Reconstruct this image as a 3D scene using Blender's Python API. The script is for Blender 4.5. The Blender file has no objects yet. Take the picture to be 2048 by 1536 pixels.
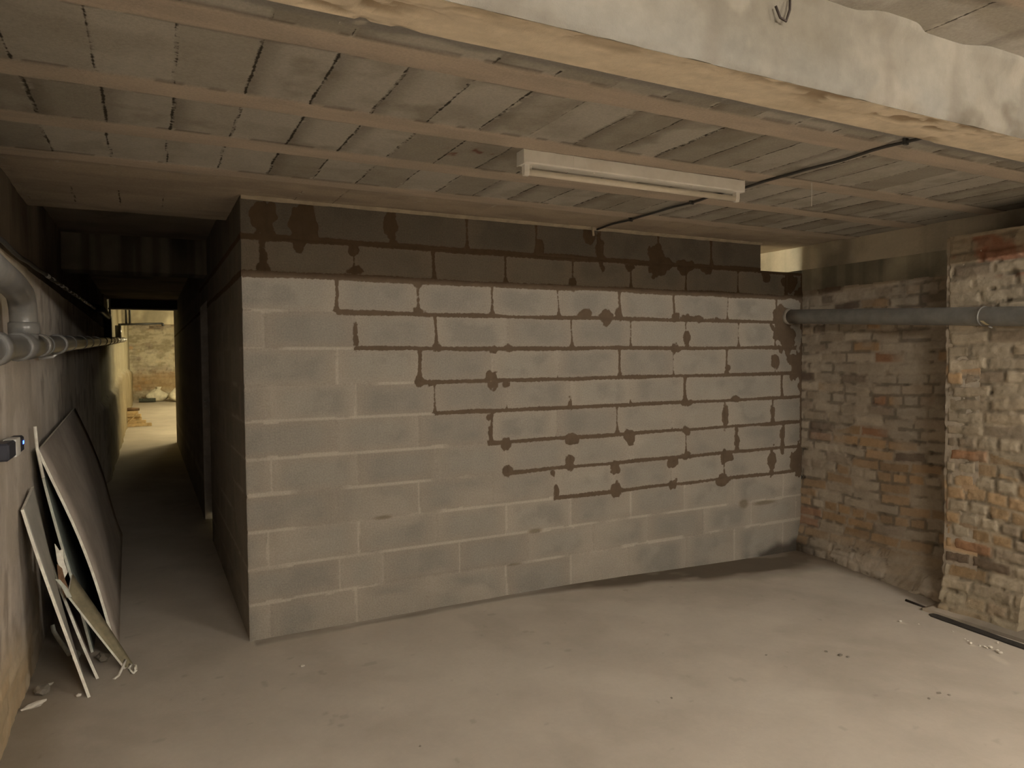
import bpy, math, random
import numpy as np
from mathutils import Matrix, Vector

random.seed(7)
C = bpy.context.scene.collection
S = bpy.context.scene

# ------------------------------------------------------------------ camera, world, exposure
cam_d = bpy.data.cameras.new('camera')
cam = bpy.data.objects.new('camera', cam_d)
C.objects.link(cam)
cam_d.sensor_fit = 'HORIZONTAL'
cam_d.sensor_width = 36.0
cam_d.lens = 1415.708 / 2048 * 36.0
cam_d.clip_start = 0.05
_r = (0.8890622858, -0.4576971589, -0.0090312073)
_u = (0.0243085362, 0.0275000193, 0.9993261950)
_f = (0.4571404018, 0.8886827666, -0.0355751780)
cam.matrix_world = Matrix(((_r[0], _u[0], -_f[0], -0.46585),
                           (_r[1], _u[1], -_f[1], -4.07003),
                           (_r[2], _u[2], -_f[2], 1.53625),
                           (0, 0, 0, 1)))
S.camera = cam
world = bpy.data.worlds.new('world')
S.world = world
world.use_nodes = True
world.node_tree.nodes['Background'].inputs[0].default_value = (0.010, 0.009, 0.008, 1)
world.node_tree.nodes['Background'].inputs[1].default_value = 0.3
S.view_settings.view_transform = 'Standard'
S.view_settings.look = 'None'
S.view_settings.gamma = 1.0
S.view_settings.use_curve_mapping = False
S.view_settings.exposure = 1.29
# strengths of the glowing tubes (lamp meshes are built further down)
LEFT_GLOW, RIGHT_GLOW, FAR_GLOW, SIDE_GLOW = 250.0, 330.0, 380.0, 700.0
MAIN_COL, FAR_COL, SIDE_COL = (1.0, 0.93, 0.825), (1.0, 0.86, 0.52), (1.0, 0.93, 0.68)

# ------------------------------------------------------------------ numpy noise
def _h(ix, iy, seed):
    h = (ix.astype(np.int64) * 374761393 + iy.astype(np.int64) * 668265263 + seed * 974634777) & 0xffffffff
    h = ((h ^ (h >> 13)) * 1274126177) & 0xffffffff
    h = h ^ (h >> 16)
    return (h & 0xffffff) / float(0xffffff)

def vn(x, y, seed=0):
    x = np.asarray(x, float); y = np.asarray(y, float)
    ix = np.floor(x); iy = np.floor(y)
    fx = x - ix; fy = y - iy
    fx = fx * fx * fx * (fx * (fx * 6 - 15) + 10); fy = fy * fy * fy * (fy * (fy * 6 - 15) + 10)
    a = _h(ix, iy, seed); b = _h(ix + 1, iy, seed); c = _h(ix, iy + 1, seed); d = _h(ix + 1, iy + 1, seed)
    return (a * (1 - fx) + b * fx) * (1 - fy) + (c * (1 - fx) + d * fx) * fy

def fbm(x, y, octv=4, seed=0):
    s = 0; a = 0.5; t = 0
    for i in range(octv):
        s = s + a * vn(x * 2 ** i + 17.3 * i, y * 2 ** i - 9.1 * i, seed + i); t += a; a *= 0.55
    return s / t

def ss(a, b, x):
    t = np.clip((x - a) / (b - a), 0, 1)
    return t * t * (3 - 2 * t)

def lerp3(c, d, w):
    w = np.asarray(w)[..., None]
    return np.asarray(c) * (1 - w) + np.asarray(d) * w

# ------------------------------------------------------------------ materials
def nmat(name):
    m = bpy.data.materials.new(name); m.use_nodes = True
    nt = m.node_tree
    return m, nt, nt.nodes['Principled BSDF']

def math_node(nt, op, a, b=None):
    n = nt.nodes.new('ShaderNodeMath'); n.operation = op
    for i, v in enumerate((a, b)):
        if v is None: continue
        if isinstance(v, (int, float)): n.inputs[i].default_value = v
        else: nt.links.new(v, n.inputs[i])
    return n.outputs[0]

def noise_node(nt, scale, detail=4, rough=0.6, vec=None):
    n = nt.nodes.new('ShaderNodeTexNoise')
    n.inputs['Scale'].default_value = scale; n.inputs['Detail'].default_value = detail
    n.inputs['Roughness'].default_value = rough
    if vec is None:
        tc = nt.nodes.new('ShaderNodeTexCoord'); vec = tc.outputs['Object']
    nt.links.new(vec, n.inputs['Vector'])
    return n

def mix_col(nt, fac, a, b, mode='MIX'):
    n = nt.nodes.new('ShaderNodeMix'); n.data_type = 'RGBA'; n.blend_type = mode
    for i, v in ((0, fac), (6, a), (7, b)):
        if isinstance(v, (int, float)): n.inputs[i].default_value = v
        elif isinstance(v, tuple): n.inputs[i].default_value = (*v, 1)
        else: nt.links.new(v, n.inputs[i])
    return n.outputs[2]

def ramp(nt, fac, lo, hi):
    n = nt.nodes.new('ShaderNodeMapRange'); n.inputs[1].default_value = lo; n.inputs[2].default_value = hi
    n.interpolation_type = 'SMOOTHSTEP'
    nt.links.new(fac, n.inputs[0])
    return n.outputs[0]

def surf_mat(name, rough=0.95, grain=90.0, var=0.35, bump=0.3, bump_scale=60.0, wet=None, spec=0.15, big=3.0, bigvar=0.2, jag=0.012):
    """rough mineral surface: colour from the 'col' attribute, broken up by noise; optional wet mortar field"""
    m, nt, b = nmat(name)
    at = nt.nodes.new('ShaderNodeAttribute'); at.attribute_name = 'col'
    n1 = noise_node(nt, grain, 5, 0.7); n2 = noise_node(nt, big, 5, 0.6); n3 = noise_node(nt, bump_scale, 6, 0.7)
    v1 = math_node(nt, 'MULTIPLY_ADD', n1.outputs[0], var); nt.nodes[-1].inputs[2].default_value = 1 - var / 2
    v2 = math_node(nt, 'MULTIPLY_ADD', n2.outputs[0], bigvar); nt.nodes[-1].inputs[2].default_value = 1 - bigvar / 2
    v = math_node(nt, 'MULTIPLY', v1, v2)
    vm = nt.nodes.new('ShaderNodeVectorMath'); vm.operation = 'SCALE'
    nt.links.new(at.outputs['Color'], vm.inputs[0]); nt.links.new(v, vm.inputs['Scale'])
    colr = vm.outputs[0]
    if wet:
        aw = nt.nodes.new('ShaderNodeAttribute'); aw.attribute_name = 'wet'
        nj = noise_node(nt, 55, 5, 0.65)
        j = math_node(nt, 'SUBTRACT', nj.outputs[0], 0.5); j = math_node(nt, 'MULTIPLY', j, jag * 2)
        w = math_node(nt, 'ADD', aw.outputs['Fac'], j)
        mask = ramp(nt, w, -0.0025, 0.0025)
        nw = noise_node(nt, 14, 4, 0.6)
        wc = mix_col(nt, nw.outputs[0], tuple(x * 0.72 for x in wet), tuple(x * 1.3 for x in wet))
        colr = mix_col(nt, mask, colr, wc)
    nt.links.new(colr, b.inputs['Base Color'])
    b.inputs['Roughness'].default_value = rough
    b.inputs['Specular IOR Level'].default_value = spec
    bp = nt.nodes.new('ShaderNodeBump'); bp.inputs['Strength'].default_value = bump; bp.inputs['Distance'].default_value = 0.01
    nt.links.new(n3.outputs[0], bp.inputs['Height']); nt.links.new(bp.outputs[0], b.inputs['Normal'])
    return m

def mat(name, col, rough=0.6, metal=0.0, spec=0.4, var=0.15, scale=12.0, bump=0.05, bscale=40.0, dirt=None, dirt_amt=0.4):
    m, nt, b = nmat(name)
    n = noise_node(nt, scale, 5, 0.65)
    lo = tuple(x * (1 - var) for x in col); hi = tuple(min(1, x * (1 + var)) for x in col)
    c = mix_col(nt, ramp(nt, n.outputs[0], 0.3, 0.7), lo, hi)
    if dirt:
        d = noise_node(nt, scale * 0.35, 6, 0.7)
        f = math_node(nt, 'MULTIPLY', ramp(nt, d.outputs[0], 0.45, 0.7), dirt_amt)
        c = mix_col(nt, f, c, dirt)
    nt.links.new(c, b.inputs['Base Color'])
    b.inputs['Roughness'].default_value = rough; b.inputs['Metallic'].default_value = metal
    b.inputs['Specular IOR Level'].default_value = spec
    n3 = noise_node(nt, bscale, 5, 0.6)
    bp = nt.nodes.new('ShaderNodeBump'); bp.inputs['Strength'].default_value = bump; bp.inputs['Distance'].default_value = 0.01
    nt.links.new(n3.outputs[0], bp.inputs['Height']); nt.links.new(bp.outputs[0], b.inputs['Normal'])
    return m

def glow_mat(name, col, strength):
    m, nt, b = nmat(name)
    b.inputs['Base Color'].default_value = (0.8, 0.8, 0.78, 1)
    b.inputs['Emission Color'].default_value = (*col, 1)
    b.inputs['Emission Strength'].default_value = strength
    return m

WET = (0.112, 0.080, 0.053)
M = {
    'block': surf_mat('concrete_block', grain=110, var=0.9, bump=0.45, bump_scale=110, wet=WET, big=6, bigvar=0.25),
    'brick': surf_mat('old_brick', grain=60, var=0.4, bump=0.45, bump_scale=60, big=9, bigvar=0.55),
    'ceil': surf_mat('hollow_block_ceiling', grain=100, var=0.6, bump=0.5, bump_scale=90, big=5, bigvar=0.3, wet=(0.05, 0.042, 0.033), jag=0.009),
    'beam': surf_mat('cast_concrete', grain=50, var=0.25, bump=0.4, bump_scale=30, big=4, bigvar=0.35),
    'floor': surf_mat('screed_floor', grain=35, var=0.14, bump=0.14, bump_scale=40, big=2.6, bigvar=0.34, spec=0.2, rough=0.9),
    'left': surf_mat('rough_plaster', grain=30, var=0.25, bump=0.5, bump_scale=25, big=4, bigvar=0.35),
    'white': mat('white_enamel', (0.88, 0.87, 0.83), 0.45, var=0.04, dirt=(0.5, 0.45, 0.36), dirt_amt=0.15),
    'tube_off': mat('frosted_tube', (0.85, 0.79, 0.68), 0.35, var=0.05),
    'cable': mat('black_cable', (0.06, 0.058, 0.055), 0.5),
    'pvc': mat('grey_plastic_pipe', (0.175, 0.172, 0.160), 0.38, spec=0.5, dirt=(0.20, 0.17, 0.13), dirt_amt=0.35, bump=0.03),
    'pvc_left': mat('dusty_grey_plastic_pipe', (0.17, 0.165, 0.155), 0.3, spec=0.5, dirt=(0.22, 0.195, 0.155), dirt_amt=0.5, bump=0.03),
    'pvc_dark': mat('dark_plastic_pipe', (0.03, 0.03, 0.03), 0.4),
    'tag': mat('cream_sticker', (0.55, 0.48, 0.30), 0.6),
    'mortar': mat('pale_mortar', (0.30, 0.265, 0.215), 0.95, bump=0.5),
    'board': mat('grey_brown_plasterboard', (0.40, 0.345, 0.292), 0.9, var=0.12, scale=5, dirt=(0.29, 0.245, 0.205), dirt_amt=0.5),
    'board_grey': mat('light_grey_plasterboard', (0.42, 0.40, 0.35), 0.9, var=0.12, scale=5),
    'board_back': mat('green_grey_plasterboard', (0.17, 0.185, 0.16), 0.9, var=0.12, scale=5),
    'core': mat('gypsum_core', (0.92, 0.85, 0.74), 0.95, var=0.15, scale=30, bump=0.4),
    'core_dull': mat('greenish_gypsum_core', (0.62, 0.62, 0.53), 0.95, var=0.15, scale=30, bump=0.4),
    'olive': mat('olive_board_face', (0.25, 0.215, 0.135), 0.9, var=0.2, scale=20),
    'torn': mat('torn_brown_paper', (0.20, 0.115, 0.065), 0.95, var=0.3, scale=30, bump=0.5),
    'crumb': mat('white_plaster_crumb', (0.70, 0.65, 0.56), 0.95, bump=0.4),
    'stone': mat('grey_stone', (0.24, 0.21, 0.17), 0.95, bump=0.5),
    'dark': mat('dark_strip', (0.030, 0.026, 0.022), 0.85, var=0.3, dirt=(0.09, 0.07, 0.05), dirt_amt=0.3),
    'steel': mat('dull_steel', (0.62, 0.62, 0.60), 0.35, metal=0.2),
    'rust': mat('rusty_steel', (0.035, 0.024, 0.018), 0.8),
    'doorleaf': mat('dark_door_leaf', (0.035, 0.033, 0.03), 0.6),
    'jamb': mat('grey_door_jamb', (0.50, 0.47, 0.45), 0.6),
    'dframe': mat('dark_door_frame', (0.06, 0.055, 0.045), 0.6),
    'navy': mat('dark_plastic_case', (0.045, 0.047, 0.062), 0.45),
    'band': mat('pale_band', (0.75, 0.73, 0.68), 0.6),
    'led': glow_mat('blue_indicator', (0.02, 0.10, 1.0), 3.0),
    'wood': mat('pale_timber', (0.50, 0.37, 0.20), 0.8, var=0.25, scale=8),
    'wood_dark': mat('dark_timber', (0.16, 0.10, 0.055), 0.85, var=0.3, scale=8),
    'sack': mat('white_woven_sack', (0.68, 0.63, 0.50), 0.8, var=0.15, bump=0.4, bscale=15),
    'corr': mat('dark_corrugated_pipe', (0.06, 0.065, 0.05), 0.6),
    'foam': mat('pale_foam', (0.45, 0.39, 0.30), 0.95, bump=0.5),
    'glow_left': glow_mat('lit_tube', MAIN_COL, LEFT_GLOW),
    'glow_right': glow_mat('brighter_lit_tube', MAIN_COL, RIGHT_GLOW),
    'glow_far': glow_mat('lit_yellow_tube', FAR_COL, FAR_GLOW),
    'glow_side': glow_mat('lit_warm_tube', SIDE_COL, SIDE_GLOW),
}

# ------------------------------------------------------------------ object helpers
def tag(o, label, cat, group=None):
    o['label'] = label; o['category'] = cat
    if group: o['group'] = group
    return o

def struct(o):
    o['kind'] = 'structure'; return o

def thing(name, label, cat, loc=(0, 0, 0), group=None):
    o = bpy.data.objects.new(name, None); C.objects.link(o); o.location = loc
    o.empty_display_size = 0.05
    return tag(o, label, cat, group)

def link_mesh(name, me, m, parent=None, loc=None):
    o = bpy.data.objects.new(name, me); C.objects.link(o)
    if m is not None:
        for x in (m if isinstance(m, (list, tuple)) else [m]): me.materials.append(x)
    if parent is not None: o.parent = parent
    if loc is not None: o.location = loc
    return o

def fieldmesh(name, patches, m, parent=None):
    """one mesh from numpy patches (verts, quads, col, wet)"""
    V, F, CC, WW = [], [], [], []; off = 0
    for v, f, c, w in patches:
        V.append(v); F.append(f + off); CC.append(c); WW.append(w); off += len(v)
    V = np.concatenate(V); F = np.concatenate(F); CC = np.concatenate(CC); WW = np.concatenate(WW)
    me = bpy.data.meshes.new(name)
    me.vertices.add(len(V)); me.vertices.foreach_set('co', V.astype(np.float32).ravel())
    me.loops.add(F.size); me.loops.foreach_set('vertex_index', F.astype(np.int32).ravel())
    me.polygons.add(len(F))
    me.polygons.foreach_set('loop_start', np.arange(0, F.size, 4, dtype=np.int32))
    me.polygons.foreach_set('loop_total', np.full(len(F), 4, dtype=np.int32))
    me.update(calc_edges=True)
    a = me.attributes.new('col', 'FLOAT_COLOR', 'POINT')
    a.data.foreach_set('color', np.c_[CC, np.ones(len(CC))].astype(np.float32).ravel())
    w = me.attributes.new('wet', 'FLOAT', 'POINT'); w.data.foreach_set('value', WW.astype(np.float32))
    me.polygons.foreach_set('use_smooth', np.ones(len(F), dtype=bool))
    me.validate()
    return link_mesh(name, me, m, parent)

def patch(O, U, Vd, N, lu, lv, su, sv, func, thick=0.1):
    """grid of lu x lv metres at origin O with displacement along N, closed at the rim and back.
    func(u, v) -> (height, colour[...,3], wet) ; U x Vd must equal N for outward faces"""
    nu = max(2, int(round(lu / su))); nv = max(2, int(round(lv / sv)))
    u, v = np.meshgrid(np.linspace(0, lu, nu + 1), np.linspace(0, lv, nv + 1), indexing='ij')
    h, c, w = func(u, v)
    O, U, Vd, N = (np.asarray(x, float) for x in (O, U, Vd, N))
    if h.ndim == 2: off = h[..., None] * N
    else: off = h
    P = O + u[..., None] * U + v[..., None] * Vd + off
    idx = np.arange((nu + 1) * (nv + 1)).reshape(nu + 1, nv + 1)
    q = np.stack([idx[:-1, :-1], idx[1:, :-1], idx[1:, 1:], idx[:-1, 1:]], -1).reshape(-1, 4)
    ring = np.concatenate([idx[:-1, 0], idx[-1, :-1], idx[1:, -1][::-1], idx[0, 1:][::-1]])
    P = P.reshape(-1, 3); c = np.broadcast_to(c, u.shape + (3,)).reshape(-1, 3); w = np.broadcast_to(w, u.shape).reshape(-1)
    rp = P[ring]
    d = (rp - O) @ N
    back = rp - np.outer(d + thick, N)
    n0 = len(P); n = len(ring); k = np.arange(n); k2 = (k + 1) % n
    # rim gets its own vertices so its shading and colour stay crisp
    front2 = n0 + k; back_i = n0 + n + k
    rim = np.stack([n0 + k2, n0 + k, n0 + n + k, n0 + n + k2], -1)
    corners = [0, nu, nu + nv, 2 * nu + nv]
    bq = np.array([[n0 + n + corners[0], n0 + n + corners[3], n0 + n + corners[2], n0 + n + corners[1]]])
    V = np.concatenate([P, rp, back]); F = np.concatenate([q, rim])
    # back plate on separate vertices
    bc = back[corners][::-1]
    F = np.concatenate([F, [[len(V), len(V) + 1, len(V) + 2, len(V) + 3]]]); V = np.concatenate([V, bc])
    c = np.concatenate([c, c[ring], c[ring], np.tile(c[:1], (4, 1))])
    w = np.concatenate([w, w[ring], w[ring], np.full(4, -1.0)])
    return V, F, c, w

class MB:
    """collects simple shapes into one mesh"""
    def __init__(s): s.v = []; s.f = []; s.mi = []; s.sm = []
    def add(s, vs, fs, mi=0, smooth=False):
        o = len(s.v); s.v += [tuple(x) for x in vs]
        for f in fs: s.f.append([i + o for i in f]); s.mi.append(mi); s.sm.append(smooth)
    def box(s, lo, hi, mi=0, bev=0.0):
        x0, y0, z0 = lo; x1, y1, z1 = hi
        if bev <= 0:
            s.add([(x0, y0, z0), (x1, y0, z0), (x1, y1, z0), (x0, y1, z0), (x0, y0, z1), (x1, y0, z1), (x1, y1, z1), (x0, y1, z1)],
                  [(0, 3, 2, 1), (4, 5, 6, 7), (0, 1, 5, 4), (1, 2, 6, 5), (2, 3, 7, 6), (3, 0, 4, 7)], mi)
            return
        b = bev
        def ring(z, i): return [(x0 + i, y0, z), (x1 - i, y0, z), (x1, y0 + i, z), (x1, y1 - i, z), (x1 - i, y1, z), (x0 + i, y1, z), (x0, y1 - i, z), (x0, y0 + i, z)]
        def inset(z): return [(x0 + b, y0 + b, z), (x1 - b, y0 + b, z), (x1 - b, y0 + b, z), (x1 - b, y1 - b, z), (x1 - b, y1 - b, z), (x0 + b, y1 - b, z), (x0 + b, y1 - b, z), (x0 + b, y0 + b, z)]
        rs = [inset(z0), ring(z0 + b, b), ring(z1 - b, b), inset(z1)]
        s.loft(rs, mi, smooth=False)
    def loft(s, rings, mi=0, smooth=True, caps=True, closed=True):
        n = len(rings[0]); vs = [p for r in rings for p in r]; fs = []
        for i in range(len(rings) - 1):
            for k in range(n if closed else n - 1):
                k2 = (k + 1) % n
                fs.append((i * n + k, i * n + k2, (i + 1) * n + k2, (i + 1) * n + k))
        s.add(vs, fs, mi, smooth)
        if caps:
            s.add(rings[0], [tuple(reversed(range(n)))], mi); s.add(rings[-1], [tuple(range(n))], mi)
    def tube(s, pts, r, n=16, mi=0, caps=True):
        pts = [Vector(p) for p in pts]; rr = r if isinstance(r, (list, tuple)) else [r] * len(pts)
        rings = []; prev = None
        for i, p in enumerate(pts):
            t = ((pts[i + 1] - p) if i == 0 else (p - pts[i - 1]) if i == len(pts) - 1 else
                 ((pts[i + 1] - p).normalized() + (p - pts[i - 1]).normalized())).normalized()
            if prev is None:
                a = Vector((0, 0, 1)) if abs(t.z) < 0.9 else Vector((1, 0, 0)); u = t.cross(a).normalized()
            else:
                u = (prev - t * prev.dot(t)).normalized()
            prev = u; w = t.cross(u)
            rings.append([p + (u * math.cos(2 * math.pi * k / n) + w * math.sin(2 * math.pi * k / n)) * rr[i] for k in range(n)])
        s.loft(rings, mi, True, caps)
    def build(s, name, m, parent=None, origin=(0, 0, 0)):
        me = bpy.data.meshes.new(name); o = Vector(origin)
        me.from_pydata([tuple(Vector(v) - o) for v in s.v], [], s.f)
        me.polygons.foreach_set('material_index', s.mi); me.polygons.foreach_set('use_smooth', s.sm)
        me.validate(); me.update()
        import bmesh
        bm = bmesh.new(); bm.from_mesh(me)
        bmesh.ops.remove_doubles(bm, verts=bm.verts, dist=1e-6); bmesh.ops.recalc_face_normals(bm, faces=bm.faces)
        bm.to_mesh(me); bm.free()
        ob = link_mesh(name, me, m)
        if parent is not None:
            ob.parent = parent
            ob.location = o - Vector(parent.location) if parent.parent is None else o
        else: ob.location = o
        return ob

def rel(parent, child_origin): return Vector(child_origin) - Vector(parent.location)

def lump(name, centre, size, m, label=None, cat=None, group=None, seed=0, parent=None, sub=2, rough=0.25):
    import bmesh
    bm = bmesh.new(); bmesh.ops.create_icosphere(bm, subdivisions=sub, radius=1.0)
    rnd = random.Random(seed); ph = [rnd.uniform(0, 6.28) for _ in range(6)]
    for v in bm.verts:
        p = v.co
        k = 1 + rough * (math.sin(2.3 * p.x + ph[0]) * math.cos(2.9 * p.y + ph[1]) + 0.6 * math.sin(4.7 * p.z + 3.1 * p.x + ph[2])) + rnd.uniform(-1, 1) * rough * 0.35
        v.co = Vector((p.x * size[0] * k, p.y * size[1] * k, p.z * size[2] * k))
    zmin = min(v.co.z for v in bm.verts)
    for v in bm.verts: v.co.z -= zmin
    me = bpy.data.meshes.new(name); bm.to_mesh(me); bm.free()
    o = link_mesh(name, me, m); o.location = centre
    o.rotation_euler.z = rnd.uniform(0, 6.28)
    if label: tag(o, label, cat, group)
    return o

def floor_z(x, y):
    x = np.asarray(x, float); y = np.asarray(y, float)
    return -0.06 * ss(1.6, 4.25, x) + 0.25 * np.clip((y - 15.5) / 8.5, 0, 1)
def fz(x, y): return float(floor_z(x, y))

# ------------------------------------------------------------------ block wall
ZR = [-0.1, 0.2, 0.395, 0.6, 0.80, 1.0, 1.205, 1.40, 1.605, 1.81, 2.01, 2.21, 2.425]
ROWJ = [
    [0.107, 0.592, 1.034, 1.575, 2.063, 2.545, 3.077, 3.558, 4.09],
    [0.496, 0.758, 1.25, 1.736, 2.248, 2.719, 3.252, 3.742, 4.234],
    [0.102, 0.608, 1.095, 1.579, 2.066, 2.572, 3.067, 3.556, 4.089],
    [0.489, 0.987, 1.48, 1.949, 2.443, 2.949, 3.453, 3.959],
    [0.128, 0.615, 1.10, 1.583, 2.061, 2.561, 3.077, 3.581, 4.086],
    [0.49, 0.987, 1.478, 1.96, 2.454, 2.95, 3.462, 3.973],
    [0.118, 0.607, 1.093, 1.587, 2.072, 2.567, 3.068, 4.072],
    [0.503, 1.002, 1.486, 1.975, 2.477, 2.964, 3.477, 3.993],
    [0.11, 0.611, 1.105, 1.591, 2.083, 2.577, 3.077, 3.6, 3.992],
    [0.507, 0.998, 1.49, 1.982, 2.479, 2.965, 3.491, 4.007],
    [0.111, 0.609, 1.097, 1.588, 2.093, 2.578, 3.078, 3.593, 4.112],
    [0.123, 0.331, 0.839, 1.322, 1.814, 2.317, 2.823, 3.32]]
# bed joint above row i is freshly pointed from this u on
WET_FROM = {3 - 0: None, 2: 1.937, 3: 1.571, 4: 1.448, 5: 1.095, 6: 0.994, 7: 0.60, 8: 0.50, 9: -1, 10: -1}
# perpends of row i are freshly pointed from this u on
WET_PERP = {3: 1.93, 4: 1.56, 5: 1.44, 6: 1.05, 7: 0.98, 8: 0.55, 9: 0.45, 10: 0.0, 11: 0.0}
BLOBS = [(0.12,2.32,0.063,0.107),(0.33,2.30,0.076,0.118),(0.84,2.32,0.044,0.092),(0.11,2.04,0.037,0.031),(0.11,2.11,0.022,0.062),(1.00,1.82,0.041,0.026),(1.00,1.99,0.027,0.021),(0.61,1.71,0.018,0.082),(1.11,1.61,0.037,0.022),(1.49,1.60,0.040,0.027),(1.61,1.60,0.041,0.027),(1.00,1.41,0.032,0.034),(1.07,1.39,0.028,0.022),(1.49,1.41,0.045,0.059),(1.59,1.37,0.031,0.020),(0.61,2.05,0.046,0.024),(0.61,2.17,0.033,0.033),(2.82,2.21,0.100,0.095),(3.08,2.21,0.082,0.044),(3.28,2.19,0.069,0.026),(2.32,2.29,0.039,0.123),(2.23,2.37,0.051,0.048),(2.82,2.32,0.030,0.050),(1.84,2.26,0.035,0.051),(2.09,2.05,0.035,0.052),(2.18,1.83,0.057,0.032),(2.38,1.81,0.066,0.043),(2.47,1.84,0.033,0.044),(2.98,1.83,0.037,0.034),(3.12,1.82,0.106,0.029),(3.37,1.81,0.079,0.026),(4.09,1.71,0.121,0.138),(4.06,1.88,0.095,0.075),(4.15,2.13,0.098,0.094),(4.25,2.03,0.082,0.057),(3.99,1.49,0.052,0.069),(4.24,1.47,0.087,0.140),(2.99,1.59,0.051,0.032),(3.08,1.68,0.033,0.063),(3.49,1.45,0.034,0.036),(2.57,2.17,0.044,0.033),(3.89,2.17,0.037,0.049),(3.08,0.99,0.045,0.047),(1.58,0.98,0.034,0.045),(2.07,0.99,0.056,0.056),(2.56,0.97,0.044,0.043),(1.59,0.81,0.036,0.030),(2.06,0.83,0.040,0.051),(2.44,0.77,0.043,0.049),(2.95,0.77,0.075,0.047),(3.07,0.80,0.045,0.035),(3.47,0.77,0.065,0.049),(1.93,0.77,0.028,0.031),(1.96,0.64,0.021,0.056),(2.44,0.61,0.049,0.056),(2.95,0.59,0.044,0.047),(3.46,0.59,0.072,0.045),(3.96,0.68,0.044,0.104),(4.24,0.70,0.075,0.115),(3.58,0.89,0.030,0.084),(4.08,0.88,0.028,0.088),(3.46,1.09,0.030,0.096),(3.97,1.10,0.030,0.087),(1.46,1.17,0.023,0.023),(1.47,1.06,0.014,0.053),(3.08,1.20,0.064,0.027),(2.07,1.23,0.021,0.045),(3.57,1.21,0.069,0.028)]
PORES = [(4.16, 1.955, 0.10, 0.035), (4.2, 1.86, 0.05, 0.03), (4.26, 1.67, 0.03, 0.10)]
BLK = np.array((0.272, 0.246, 0.207)); BLK_D = np.array((0.225, 0.204, 0.172)); BEIGE = np.array((0.312, 0.272, 0.223)); DRY = np.array((0.43, 0.37, 0.297))

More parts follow.
